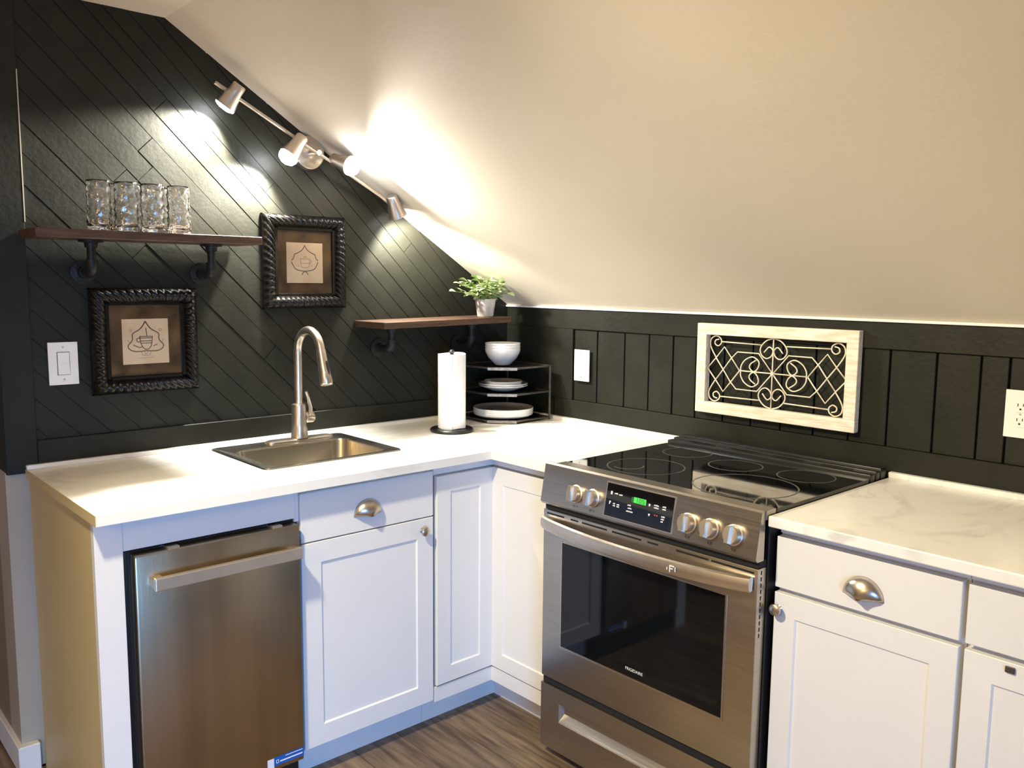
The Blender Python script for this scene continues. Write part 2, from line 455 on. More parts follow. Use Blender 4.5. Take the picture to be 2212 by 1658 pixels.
# knee wall (right in the picture)
bm = nbox(0.012, 0.1, -5.0, 0.0115, 0.0, KZ + 0.0, mi=0)
wr = struct(obj('wall_right', bm, m_gap))
TZ, BZ = 1.2975, 1.012
js = [-0.398, -0.522, -0.661, -0.779, -0.889, -0.990, -1.105, -1.215, -1.325, -1.44, -1.555, -1.672, -1.803, -1.919, -1.990, -2.11, -2.23, -2.35]
for a, b in zip(js[:-1], js[1:]):
    obj('panel_board', nbox(0.0 + rnd(-0.001, 0.001), 0.012, b + 0.003, a - 0.003, BZ, TZ, bev=0.0015), m_wall, wr)
obj('top_rail', nbox(-0.009, 0.012, -2.9, 0.0, TZ + 0.0005, KZ - 0.004, bev=0.0015), m_wall, wr)
obj('bottom_rail', nbox(-0.009, 0.012, -2.9, 0.0, 0.90, BZ - 0.0005, bev=0.0015), m_wall, wr)
obj('stile', nbox(-0.009, 0.012, -0.3965, 0.0, BZ, TZ, bev=0.001), m_wall, wr)
obj('stile', nbox(-0.009, 0.012, -2.9, -2.352, BZ, TZ, bev=0.001), m_wall, wr)
struct(obj('trim_1', nbox(-0.017, 0.0, -2.9, 0.0, KZ - 0.004, KZ + 0.004, bev=0.001), m_trimw))

# remaining walls of the room behind the camera, with the window the daylight comes through
struct(obj('wall_west', nbox(-4.7, -4.6, -5.1, 3.0, 0, CZ + 0.05), m_beige))
struct(obj('wall_far', nbox(-4.6, WEND, 2.9, 3.0, 0, CZ + 0.05), m_beige))
bm = bmesh.new()
wx0, wx1, wz0, wz1 = -4.2, -2.6, 0.15, 1.75
box(bm, -4.6, wx0, -5.1, -5.0, 0, CZ + 0.05); box(bm, wx1, 0.1, -5.1, -5.0, 0, CZ + 0.05)
box(bm, wx0, wx1, -5.1, -5.0, 0, wz0); box(bm, wx0, wx1, -5.1, -5.0, wz1, CZ + 0.05)
struct(obj('wall_back', bm, m_beige))
bm = bmesh.new()
for a in (wx0, (wx0 + wx1) / 2 - 0.02, wx1 - 0.04): box(bm, a, a + 0.04, -5.07, -5.03, wz0, wz1)
for a in (wz0, wz1 - 0.04): box(bm, wx0, wx1, -5.07, -5.03, a, a + 0.04)
struct(obj('window_1', bm, m_trimw))

# baseboards at the outside corner
bm = bmesh.new()
prism(bm, [(WEND - 0.014, -0.014), (-1.8995, -0.014), (-1.8995, 0.0115), (WEND - 0.0002, 0.0115), (WEND - 0.0002, 3.0), (WEND - 0.014, 3.0)], 0.0, 0.085, 'xy', bev=0.003)
struct(obj('baseboard_left', bm, m_trimw))

# ============================================================ counters
CD, TH = 0.67, 0.027
CL, CR = -1.896, -0.9785
sx0, sx1, sy0, sy1 = -1.352, -0.902, -0.455, -0.085     # sink cut-out
ct = thing('countertop', 'long white marbled laminate worktop of the corner, holding the sink', 'countertop', (-0.95, -0.35, H - TH))
bm = bmesh.new()
cells(bm, [CL, sx0, sx1, -CD, -0.012], [CR, -CD, sy0, sy1, -0.013],
      lambda x, y: (y > -CD or x > -CD) and not (sx0 < x < sx1 and sy0 < y < sy1), H - TH, H)
es = [e for e in bm.edges if len(e.link_faces) == 2 and e.calc_face_angle() > 1 and all(v.co.z > H - 1e-4 for v in e.verts)
      and (all(abs(v.co.y + CD) < 1e-4 for v in e.verts) or all(abs(v.co.x + CD) < 1e-4 for v in e.verts))]
bmesh.ops.bevel(bm, geom=es, offset=0.004, segments=2, affect='EDGES')
obj('slab', bm, m_marble, ct)
bm = bmesh.new()
LH = 0.013
prism(bm, [(CL, -0.0125), (CL, -0.030), (-0.030, -0.030), (-0.030, CR + 0.03), (-0.0095, CR + 0.03), (-0.0095, -0.0125)], H, H + LH, 'xy', bev=0.002)
obj('backsplash_lip', bm, m_marble, ct)
obj('end_strip', nbox(CL - 0.0015, CL, -CD, -0.013, H - TH, H), m_tan, ct)

RY0, RY1 = -1.6985, -2.9
ct2 = thing('countertop', 'short white marbled laminate worktop running right from the range', 'countertop', (-0.33, -2.2, H - TH))
bm = nbox(-CD, -0.0095, RY1, RY0, H - TH, H, bev=0.003, seg=2)
obj('slab', bm, m_marble, ct2)
obj('backsplash_lip', nbox(-0.030, -0.0095, RY1, RY0 + 0.0, H, H + 0.016, bev=0.002), m_marble, ct2)

# ============================================================ cabinets
FY = -0.62           # front face of doors, left run
FB = -0.60           # cabinet box front
FX = -0.635          # front face of doors, right run

def shaker(bm, u0, u1, z0, z1, w, face, back, rec, axis):
    """shaker door: raised border and recessed centre. axis 'y': front faces -y (u=x); axis 'x': front faces -x (u=y)"""
    def B(a0, a1, c0, c1, f):
        if axis == 'y': box(bm, a0, a1, f, back, c0, c1)
        else: box(bm, f, back, a0, a1, c0, c1)
    def Pt(u, f, z): return (u, f, z) if axis == 'y' else (f, u, z)
    O = [(u0, z0), (u1, z0), (u1, z1), (u0, z1)]
    I = [(u0 + w, z0 + w), (u1 - w, z0 + w), (u1 - w, z1 - w), (u0 + w, z1 - w)]
    c = 0.0015
    Of = [bm.verts.new(Pt(u + (c if k in (0, 3) else -c), face, z + (c if k < 2 else -c))) for k, (u, z) in enumerate(O)]
    Oe = [bm.verts.new(Pt(u, face + c, z)) for u, z in O]
    Ob = [bm.verts.new(Pt(u, back, z)) for u, z in O]
    If = [bm.verts.new(Pt(u, face, z)) for u, z in I]
    d = 0.004
    Ir = [bm.verts.new(Pt(u + (d if k in (0, 3) else -d), face + rec, z + (d if k < 2 else -d))) for k, (u, z) in enumerate(I)]
    for k in range(4):
        j = (k + 1) % 4
        bm.faces.new((Of[k], Of[j], If[j], If[k])); bm.faces.new((If[k], If[j], Ir[j], Ir[k]))
        bm.faces.new((Of[k], Oe[k], Oe[j], Of[j])); bm.faces.new((Oe[k], Ob[k], Ob[j], Oe[j]))
    bm.faces.new(Ob[::-1]); bm.faces.new(Ir)

def cup_pull(parent, u, z, face, axis, wid=0.094, hgt=0.048, dep=0.030):
    """half-dome bin pull opening downwards"""
    bm = bmesh.new(); nu, nv = 18, 8; V = []
    for j in range(nv + 1):
        t = (j / nv) * math.pi / 2      # 0 at rim against the door (top), pi/2 outermost
        row = []
        for i in range(nu + 1):
            a = math.pi * i / nu
            # dome: half ellipse in u,z bulging out from the door
            uu = -math.cos(a) * wid / 2 * math.cos(t * 0.98) ** 0.55
            zz = math.sin(a) * hgt * math.cos(t) ** 0.75
            ff = math.sin(t) * dep * (math.sin(a) ** 0.35 if 0 < i < nu else 0.0)
            row.append((uu, ff, zz))
        V.append(row)
    def P(p, off=0.0):
        uu, ff, zz = p
        return (u + uu, face - ff - off, z - hgt * 0.5 + zz) if axis == 'y' else (face - ff - off, u - uu, z - hgt * 0.5 + zz)
    G = [[bm.verts.new(P(p)) for p in row] for row in V]
    for j in range(nv):
        for i in range(nu): bm.faces.new((G[j][i], G[j][i + 1], G[j + 1][i + 1], G[j + 1][i]))
    bmesh.ops.remove_doubles(bm, verts=bm.verts, dist=1e-5)
    bmesh.ops.solidify(bm, geom=list(bm.faces), thickness=0.0015)
    o = obj('cup_pull', bm, m_nickel, parent, smooth='all'); o['label'] = 'brushed nickel cup pull'
    return o

def knob(parent, u, z, face, axis, r=0.0155):
    bm = bmesh.new()
    prof = [(0.0, -0.026), (r * 0.55, -0.0255), (r * 0.92, -0.022), (r, -0.018), (r * 0.9, -0.014), (0.006, -0.010), (0.0055, -0.003), (0.009, 0.0)]
    if axis == 'y': lathe(bm, [(a, h) for a, h in prof], (u, face, z), 20, 'y')
    else: lathe(bm, [(a, h) for a, h in prof], (face, u, z), 20, 'x')
    o = obj('knob', bm, m_nickel, parent, smooth=True); o['label'] = 'round brushed nickel knob'
    return o

# --- end panel and dishwasher surround
ep = thing('end_panel', 'tall cabinet end panel with tan side, white front stile and filler over the dishwasher', 'cabinet panel', (-1.85, -0.3, 0))
obj('side_panel', nbox(-1.889, -1.872, -0.598, -0.0145, 0.0, H - TH - 0.001), m_tan, ep)['label'] = 'tan melamine side panel'
obj('front_stile', nbox(-1.889, -1.823, FY, -0.598, 0.0, H - TH - 0.001, bev=0.001), m_cab, ep)
obj('filler_rail', nbox(-1.8225, -1.356, FY + 0.004, -0.598, 0.812, H - TH - 0.001, bev=0.001), m_cab, ep)
obj('filler_stile', nbox(-1.3555, -1.3425, FY + 0.010, -0.598, 0.80, H - TH - 0.001), m_cab, ep)

# --- dishwasher
DY = -0.642
dw = thing('dishwasher', 'narrow stainless steel dishwasher with a bar handle under the worktop', 'dishwasher', (-1.58, -0.32, 0))
obj('tub', nbox(-1.816, -1.352, -0.597, -0.05, 0.0, 0.805), m_black, dw)
bm = bmesh.new(); box(bm, -1.803, -1.356, DY, DY + 0.040, 0.100, 0.800, bev=0.004, seg=2)
dd = obj('door', bm, m_steelv, dw, smooth=True)
obj('door_gasket', nbox(-1.808, -1.354, DY + 0.0402, -0.5972, 0.10, 0.806), m_black, dw)
bm = bmesh.new(); box(bm, -1.772, -1.372, -0.690, -0.674, 0.716, 0.749, bev=0.0025, seg=2)
hb = obj('handle', bm, m_handle, dd); hb['label'] = 'flat horizontal bar handle'
for xa in (-1.772, -1.399): obj('handle_bracket', nbox(xa, xa + 0.027, -0.6738, DY - 0.0002, 0.722, 0.743), m_satin, dd)
for xa in (-1.72, -1.435):
    obj('top_clip', nbox(xa, xa + 0.03, -0.636, -0.60, 0.8001, 0.806), m_satin, dw)
obj('kick_plate', nbox(-1.80, -1.36, -0.57, -0.5705 - 0.01, 0.0, 0.095), m_black, dw)
st = obj('sticker', nbox(-1.450, -1.357, DY - 0.0008, DY, 0.113, 0.139), m_sticker, dd); st['label'] = 'blue sticker with white print'
bm = bmesh.new(); box(bm, -1.470, -1.4505, DY - 0.0009, DY, 0.1085, 0.137)
obj('sticker', bm, m_stickw, dd)['label'] = 'small white square sticker'
bm = bmesh.new()
box(bm, -1.432, -1.362, DY - 0.0012, DY - 0.0007, 0.1210, 0.1250)
box(bm, -1.415, -1.362, DY - 0.0012, DY - 0.0007, 0.1330, 0.1350)
for a in ((-1.444, -1.436, 0.1285, 0.130), (-1.444, -1.436, 0.120, 0.1215), (-1.444, -1.4425, 0.1215, 0.1285), (-1.4375, -1.436, 0.1215, 0.1285)):
    box(bm, a[0], a[1], DY - 0.0012, DY - 0.0007, a[2], a[3])
obj('sticker_print', bm, m_stickw, dd)['kind'] = 'stuff'

# --- sink base cabinet
sc_ = thing('sink_cabinet', 'white shaker sink cabinet with one drawer front above one door', 'cabinet', (-1.10, -0.32, 0))
SX0, SX1 = -1.342, -0.868
bm = bmesh.new()
box(bm, SX0, SX0 + 0.018, FB, -0.03, 0.10, H - TH - 0.001); box(bm, SX1 - 0.018, SX1, FB, -0.03, 0.10, H - TH - 0.001)
box(bm, SX0 + 0.018, SX1 - 0.018, FB, -0.03, 0.10, 0.118); box(bm, SX0 + 0.018, SX1 - 0.018, FB, FB + 0.018, 0.118, H - TH - 0.001)
obj('carcass', bm, m_cab, sc_)
obj('toe_kick', nbox(SX0 + 0.0, SX1, -0.545, -0.53, 0.0, 0.0995), m_cab, sc_)
dr = obj('drawer_front', nbox(SX0 + 0.002, SX1 - 0.004, FY, FB - 0.0005, 0.735, 0.880, bev=0.0015), m_cab, sc_)
cup_pull(dr, -1.118, 0.806, FY, 'y')
bm = bmesh.new(); shaker(bm, SX0 + 0.002, SX1 - 0.004, 0.108, 0.731, 0.062, FY, FB - 0.0005, 0.005, 'y')
do = obj('door', bm, m_cab, sc_); knob(do, -0.915, 0.693, FY, 'y')

# --- corner cabinet
cc = thing('corner_cabinet', 'white L-shaped corner cabinet whose two shaker leaves meet in the inner corner', 'cabinet', (-0.42, -0.42, 0))
bm = bmesh.new()
prism(bm, [(-0.8665, FB), (FB, FB), (FB, -0.9435), (-0.03, -0.9435), (-0.03, -0.03), (-0.8665, -0.03)], 0.10, H - TH - 0.001, 'xy')
obj('carcass', bm, m_cab, cc)
bm = bmesh.new()
prism(bm, [(-0.8665, -0.545), (-0.545, -0.545), (-0.545, -0.9435), (-0.53, -0.9435), (-0.53, -0.53), (-0.8665, -0.53)], 0.0, 0.0995, 'xy')
obj('toe_kick', bm, m_cab, cc)
bm = bmesh.new()
prism(bm, [(-0.8665, FY), (-0.6205, FY), (-0.6205, -0.9435), (FB - 0.0005, -0.9435), (FB - 0.0005, FB - 0.0005), (-0.8665, FB - 0.0005)], 0.100, 0.150, 'xy')
obj('bottom_rail', bm, m_cab, cc)
bm = bmesh.new()
prism(bm, [(-0.8665, FY + 0.006), (-0.6145, FY + 0.006), (-0.6145, -0.9435), (FB - 0.0005, -0.9435), (FB - 0.0005, FB - 0.0005), (-0.8665, FB - 0.0005)], 0.866, H - TH - 0.001, 'xy')
obj('top_rail', bm, m_cab, cc)
bm = bmesh.new(); shaker(bm, -0.860, -0.6215, 0.155, 0.860, 0.055, FY - 0.004, FB - 0.0005, 0.005, 'y')
obj('door', bm, m_cab, cc)['label'] = 'leaf of the corner door facing the room'
bm = bmesh.new(); shaker(bm, -0.940, -0.6215, 0.155, 0.860, 0.055, -0.624, FB - 0.0005, 0.005, 'x')
obj('door', bm, m_cab, cc)['label'] = 'leaf of the corner door beside the range'
obj('dark_reveal', nbox(-0.8664, -0.8606, FB - 0.006, FB - 0.0005, 0.155, 0.860), m_gap, cc)

# --- right run
def base_unit(y0, y1, label, first):
    t = thing('base_cabinet', label, 'cabinet', (-0.33, (y0 + y1) / 2, 0))
    bm = bmesh.new(); box(bm, -0.605, -0.03, y1, y0, 0.10, H - TH - 0.001); obj('carcass', bm, m_cab, t)
    obj('toe_kick', nbox(-0.545, -0.53, y1, y0, 0.0, 0.0995), m_cab, t)
    obj('top_rail', nbox(FX + 0.024, -0.6055, y1, y0, 0.876, H - TH - 0.001), m_cab, t)
    d = obj('drawer_front', nbox(FX, -0.6055, y1 + 0.006, y0 - 0.004, 0.744, 0.872, bev=0.0015), m_cab, t)
    bm = bmesh.new(); shaker(bm, y1 + 0.006, y0 - 0.004, 0.108, 0.731, 0.056, FX, -0.6055, 0.005, 'x')
    o = obj('door', bm, m_cab, t)
    if first:
        cup_pull(d, -1.926, 0.803, FX, 'x'); knob(o, y0 - 0.017, 0.692, FX, 'x')
    else:
        k = obj('catch', nbox(FX - 0.005, FX, -2.244, -2.226, 0.711, 0.724, bev=0.001), m_gun, o); k['label'] = 'small dark metal catch'
    return t
base_unit(-1.7005, -2.141, 'white shaker base cabinet with cup pull and knob, right beside the range', True)
base_unit(-2.1425, -2.60, 'white shaker base cabinet with a small dark catch, cut off by the right edge', False)

# ============================================================ range
rg = thing('range', 'stainless steel slide-in electric range with black glass top', 'range', (-0.35, -1.34, 0))
ya, yb = -0.946, -1.693
ga, gb = -0.979, -1.697          # glass between the worktops
obj('body', nbox(-0.654, -0.06, gb + 0.004, ga - 0.002, 0.05, 0.915), m_black, rg)
obj('foot_rail', nbox(-0.64, -0.08, gb + 0.02, ga - 0.02, 0.0, 0.0495), m_black, rg)
# cooktop glass
bm = bmesh.new(); prism(bm, rrect(-0.632, -0.135, gb + 0.001, ga, 0.01), 0.9155, 0.937, 'xy')
cook = obj('cooktop_glass', bm, m_glassb, rg)
cook['label'] = 'black ceramic glass cooktop'
def ring(cx, cy, r, w=0.0022, a0=0, a1=2 * math.pi):
    bm = bmesh.new(); n = 56
    lathe(bm, [(r - w, 0.0), (r + w, 0.0), (r + w, 0.0004), (r - w, 0.0004)], (cx, cy, 0.9370), n, closed=True, a0=a0, a1=a1)
    obj('burner_ring', bm, m_ring, cook)
ring(-0.495, -1.178, 0.115); ring(-0.530, -1.140, 0.045, 0.0025, R(150), R(320)); ring(-0.480, -1.510, 0.140); ring(-0.225, -1.130, 0.078); ring(-0.275, -1.345, 0.080); ring(-0.245, -1.560, 0.080)
# back vent trim: stepped black bars
bm = bmesh.new()
for k, (x0, x1, z1) in enumerate(((-0.134, -0.105, 0.948), (-0.100, -0.075, 0.953), (-0.070, -0.035, 0.958))):
    box(bm, x0, x1, gb + 0.001, ga, 0.9160, z1, bev=0.003, seg=2)
obj('back_vent', bm, m_black, rg, smooth=True)
for yy in (-1.10, -1.26, -1.42, -1.58):
    obj('vent_slot', nbox(-0.104, -0.101, yy - 0.05, yy + 0.05, 0.9505, 0.9512), m_gap, rg)
# control panel: slanted stainless fascia with a flat top strip
bm = bmesh.new()
prism(bm, [(-0.6725, 0.9385), (-0.680, 0.9395), (-0.688, 0.935), (-0.708, 0.822), (-0.700, 0.814), (-0.6725, 0.814)], yb, ya, 'xz')
box(bm, -0.6730, -0.6325, gb + 0.001, ga, 0.9160, 0.9388)
cp = obj('control_panel', bm, m_steel, rg)
def on_panel(z, out=0.0):      # x of the slanted face
    t = (z - 0.822) / (0.935 - 0.822)
    return -0.708 + t * 0.0204 - out
nrm = Vector((-0.115, 0, -0.026)).normalized()
slant = math.atan2(0.026, 0.115)
def panel_box(y0, y1, z0, z1, out, mat, name, parent, th=0.001):
    bm = bmesh.new()
    vs = []
    for o in (out - th, out):
        for yy, zz in ((y0, z0), (y1, z0), (y1, z1), (y0, z1)):
            vs.append(bm.verts.new(Vector((on_panel(zz), yy, zz)) + Vector((-0.975, 0, 0.0)) * o))
    for f in ((0, 1, 2, 3), (4, 7, 6, 5), (0, 4, 5, 1), (1, 5, 6, 2), (2, 6, 7, 3), (3, 7, 4, 0)): bm.faces.new([vs[i] for i in f])
    return obj(name, bm, mat, parent)
panel_box(-1.441, -1.200, 0.829, 0.9265, 0.0016, m_satin, 'display_bezel', cp)
panel_box(-1.437, -1.204, 0.8325, 0.923, 0.0028, m_glassb, 'display_panel', cp)
panel_box(-1.346, -1.303, 0.8855, 0.9005, 0.0034, m_led, 'clock_display', cp)['label'] = 'lit green clock display'
panel_box(-1.302, -1.295, 0.8855, 0.8995, 0.0034, m_ledoff, 'clock_display', cp)
# clock digits 1:05
def segs(y, z, s, which):
    out = []
    w, h = 0.006 * s, 0.0095 * s; t = 0.0011
    D = {'a': (0, w, h, h), 'g': (0, w, h / 2, h / 2), 'd': (0, w, 0, 0), 'f': (0, 0, h / 2, h), 'b': (w, w, h / 2, h), 'e': (0, 0, 0, h / 2), 'c': (w, w, 0, h / 2)}
    for c in which:
        u0, u1, v0, v1 = D[c]; out.append((y - u0 + t / 2, y - u1 - t / 2, z + v0 - t / 2, z + v1 + t / 2))
    return out
bm_digits = []
for y, wch in ((-1.310, 'bc'), (-1.323, 'abcdef'), (-1.334, 'afgcd')):
    bm_digits += segs(y, 0.8885, 1.0, wch)
def multi_panel(rects, out, mat, name, th=0.0008):
    bm = bmesh.new()
    for (y0, y1, z0, z1) in rects:
        vs = []
        for o in (out - th, out):
            for yy, zz in ((y0, z0), (y1, z0), (y1, z1), (y0, z1)): vs.append(bm.verts.new((on_panel(zz) - 0.975 * o, yy, zz)))
        for f in ((0, 1, 2, 3), (4, 7, 6, 5), (0, 4, 5, 1), (1, 5, 6, 2), (2, 6, 7, 3), (3, 7, 4, 0)): bm.faces.new([vs[i] for i in f])
    o = obj(name, bm, mat, cp); o['kind'] = 'stuff'; return o
multi_panel(bm_digits, 0.0040, m_digit, 'clock_digits')
mk = []
def word(y, z, n, s=0.0042, h=0.0036):
    for k in range(n):
        mk.append((y - k * s, y - k * s - s * 0.72, z, z + h * (1.0 if k % 3 else 0.8)))
mk += [(-1.2415, -1.2475, 0.9015, 0.9105)]
word(-1.256, 0.9045, 3); word(-1.272, 0.9035, 3)
mk += [(-1.240, -1.243, 0.874, 0.883), (-1.2435, -1.2455, 0.879, 0.883)]
word(-1.254, 0.8765, 2); word(-1.254, 0.8705, 3, 0.003); word(-1.268, 0.8755, 3, 0.0032); word(-1.268, 0.8700, 3, 0.0032)
word(-1.306, 0.882, 3); word(-1.308, 0.874, 4, 0.0036); word(-1.304, 0.8655, 7, 0.0034)
mk += [(-1.378, -1.383, 0.895, 0.901)]
word(-1.396, 0.899, 4); word(-1.396, 0.8925, 4); word(-1.424, 0.9, 3); word(-1.424, 0.8935, 3)
mk += [(-1.380, -1.386, 0.872, 0.875), (-1.3815, -1.3845, 0.869, 0.872)]
word(-1.424, 0.874, 3); word(-1.424, 0.8675, 3, 0.0036); word(-1.424, 0.861, 2)
mk = [(a + 0.022, b + 0.022, c - 0.0085, d - 0.0085) for a, b, c, d in mk]
multi_panel(mk, 0.0034, m_mark, 'panel_markings')['label'] = 'white key legends'
multi_panel([(-1.378, -1.383, 0.865, 0.868), (-1.385, -1.390, 0.865, 0.868)], 0.0034, m_markr, 'panel_markings')['label'] = 'red key legend'
# five knobs
def range_knob(y, z=0.868):
    c = Vector((on_panel(z), y, z)); ax = Vector((-0.975, 0, 0.22)).normalized()
    a = Vector((0, 1, 0)); b = ax.cross(a).normalized()
    bm = bmesh.new(); n = 28; rings = []
    prof = [(0.0265, 0.0), (0.0265, 0.005), (0.0235, 0.007), (0.0225, 0.020), (0.0205, 0.023), (0.0, 0.0235)]
    for r, h in prof:
        if r == 0: rings.append([bm.verts.new(c + ax * h)])
        else: rings.append([bm.verts.new(c + ax * h + (a * math.cos(2 * math.pi * k / n) + b * math.sin(2 * math.pi * k / n)) * r) for k in range(n)])
    for A, B in zip(rings[:-1], rings[1:]):
        for k in range(n):
            if len(B) == 1: bm.faces.new((A[k], A[(k + 1) % n], B[0]))
            else: bm.faces.new((A[k], A[(k + 1) % n], B[(k + 1) % n], B[k]))
    # grip bar across the knob
    vs = []
    for hh, w_, l_ in ((0.0225, 0.0075, 0.0225), (0.036, 0.0055, 0.0205)):
        for su, sv in ((-1, -1), (1, -1), (1, 1), (-1, 1)): vs.append(bm.verts.new(c + ax * hh + a * su * w_ + b * sv * l_))
    for f in ((0, 1, 2, 3), (4, 7, 6, 5), (0, 4, 5, 1), (1, 5, 6, 2), (2, 6, 7, 3), (3, 7, 4, 0)): bm.faces.new([vs[i] for i in f])
    k = obj('knob', bm, m_satin, cp, smooth=True)
    bm = bmesh.new(); mp_ = c + b * 0.036 + ax * 0.0005
    for du in (-0.006, 0.004):
        q_ = mp_ + a * du
        vs = [bm.verts.new(q_ + a * s + b * t_ + ax * 0.0003) for s, t_ in ((-0.0015, -0.002), (0.0015, -0.002), (0.0015, 0.002), (-0.0015, 0.002))]
        bm.faces.new(vs)
    obj('dial_marks', bm, m_ink, cp)
for yk in (-1.088, -1.154, -1.488, -1.556, -1.626): range_knob(yk)
# oven door
XD = -0.695
od = obj('oven_door', nbox(XD, -0.656, yb, ya, 0.262, 0.796, bev=0.004, seg=2), m_steel, rg, smooth=True)
# door window: bright bevel and dark glass
bm = bmesh.new()
wy0, wy1, wz0_, wz1_ = -1.605, -1.031, 0.382, 0.707
for (a, b_, c_, d_) in ((wy0 - 0.005, wy1 + 0.005, wz0_ - 0.006, wz0_), (wy0 - 0.005, wy0, wz0_, wz1_), (wy1, wy1 + 0.004, wz0_, wz1_), (wy0 - 0.005, wy1 + 0.004, wz1_, wz1_ + 0.003)):
    box(bm, XD - 0.0025, XD + 0.0, a, b_, c_, d_)
obj('window_bevel', bm, m_nickel, od)
wg = obj('oven_window', nbox(XD - 0.0015, XD, wy0, wy1, wz0_, wz1_), m_oveng, od); wg['label'] = 'dark oven window glass'
cu = bpy.data.curves.new('brand', 'FONT'); cu.body = 'FRIGIDAIRE'; cu.size = 0.0125; cu.extrude = 0.0002; cu.align_x = 'CENTER'
to = bpy.data.objects.new('tmp', cu); COL.objects.link(to)
dg = bpy.context.evaluated_depsgraph_get(); me = bpy.data.meshes.new_from_object(to.evaluated_get(dg)); bpy.data.objects.remove(to)
mt = Matrix(((0, 0, -1, XD - 0.0019), (-1, 0, 0, -1.318), (0, 1, 0, 0.4010), (0, 0, 0, 1)))
me.transform(mt); bm = bmesh.new(); bm.from_mesh(me); obj('maker_lettering', bm, m_mark, od, recalc=False)
# door top vents
for a, b_ in ((-0.962, -1.035), (-1.062, -1.092), (-1.108, -1.205), (-1.225, -1.330), (-1.352, -1.388), (-1.448, -1.55), (-1.558, -1.682)):
    obj('vent_slot', nbox(XD - 0.0006, XD + 0.002, b_, a, 0.7825, 0.7875), m_gap, od)
obj('door_gap', nbox(-0.688, -0.656, yb + 0.003, ya - 0.003, 0.7965, 0.8135), m_gap, rg)
# bowed handle
bm = bmesh.new(); n = 28; secs = []
for k in range(n + 1):
    t = k / n; yy = ya - 0.012 + t * (yb + 0.010 - ya + 0.012)
    bow = 1 - (2 * t - 1) ** 2; xo = -0.708 - 0.046 * bow ** 0.8; zc = 0.759 - 0.002 * bow
    sec = []
    for u, v in ((-0.006, -0.017), (0.004, -0.019), (0.010, -0.010), (0.011, 0.004), (0.008, 0.016), (0.0, 0.019), (-0.008, 0.016)):
        sec.append(bm.verts.new((xo - u, yy, zc + v)))
    secs.append(sec)
for A, B in zip(secs[:-1], secs[1:]):
    for k in range(7): bm.faces.new((A[k], A[(k + 1) % 7], B[(k + 1) % 7], B[k]))
bm.faces.new(secs[0]); bm.faces.new(secs[-1][::-1])
for yy in (ya - 0.030, yb + 0.030): box(bm, -0.717, XD + 0.0005, yy - 0.012, yy + 0.012, 0.748, 0.769)
oh = obj('handle', bm, m_satin, od, smooth=True); oh['label'] = 'bowed satin steel handle'
# emblem on the handle
bm = bmesh.new()
for (a, b_, c_, d_) in ((-1.477, -1.480, 0.749, 0.767), (-1.480, -1.492, 0.764, 0.767), (-1.480, -1.488, 0.757, 0.7595), (-1.494, -1.4965, 0.753, 0.765), (-1.468, -1.4705, 0.753, 0.759)):
    box(bm, -0.7610, -0.7585, b_, a, c_, d_)
obj('handle_emblem', bm, m_mark, od)['kind'] = 'stuff'
# storage drawer
bm = bmesh.new()
xs_ = [yb, -1.612, -1.025, ya]; zs_ = [0.034, 0.135, 0.192, 0.240]
cache = {}
def V_(i, j, x):
    k = (i, j, x)
    if k not in cache: cache[k] = bm.verts.new((x, xs_[i], zs_[j]))
    return cache[k]
for i in range(3):
    for j in range(3):
        if i == 1 and j == 1: continue
        bm.faces.new((V_(i, j, XD), V_(i + 1, j, XD), V_(i + 1, j + 1, XD), V_(i, j + 1, XD)))
# recessed pull: slanted back
rb = [bm.verts.new((XD + 0.022, xs_[1] + 0.004, zs_[1] + 0.020)), bm.verts.new((XD + 0.022, xs_[2] - 0.004, zs_[1] + 0.020)),
      bm.verts.new((XD + 0.022, xs_[2] - 0.004, zs_[2] - 0.002)), bm.verts.new((XD + 0.022, xs_[1] + 0.004, zs_[2] - 0.002))]
rf = [V_(1, 1, XD), V_(2, 1, XD), V_(2, 2, XD), V_(1, 2, XD)]
for k in range(4): bm.faces.new((rf[k], rf[(k + 1) % 4], rb[(k + 1) % 4], rb[k]))
bm.faces.new(rb)
cyc = [(0, 0), (1, 0), (2, 0), (3, 0), (3, 1), (3, 2), (3, 3), (2, 3), (1, 3), (0, 3), (0, 2), (0, 1)]
for k in range(12):
    a, b_ = cyc[k], cyc[(k + 1) % 12]
    bm.faces.new((V_(*a, XD), V_(*a, -0.656), V_(*b_, -0.656), V_(*b_, XD)))
bm.faces.new([V_(*c, -0.656) for c in cyc])
sd = obj('drawer_front', bm, m_steel, rg); sd['label'] = 'storage drawer front with a recessed pull'
obj('pull_lip', nbox(XD - 0.003, XD + 0.001, -1.610, -1.027, 0.1315, 0.1365, bev=0.001), m_nickel, sd)
obj('drawer_gap', nbox(-0.688, -0.656, yb + 0.003, ya - 0.003, 0.2405, 0.2615), m_gap, rg)
bm = bmesh.new()
for k in range(11):
    box(bm, -0.682, -0.678, yb - 0.0006, yb + 0.001, 0.62 + k * 0.016, 0.630 + k * 0.016)
obj('side_vent_slots', bm, m_gap, od)['kind'] = 'stuff'

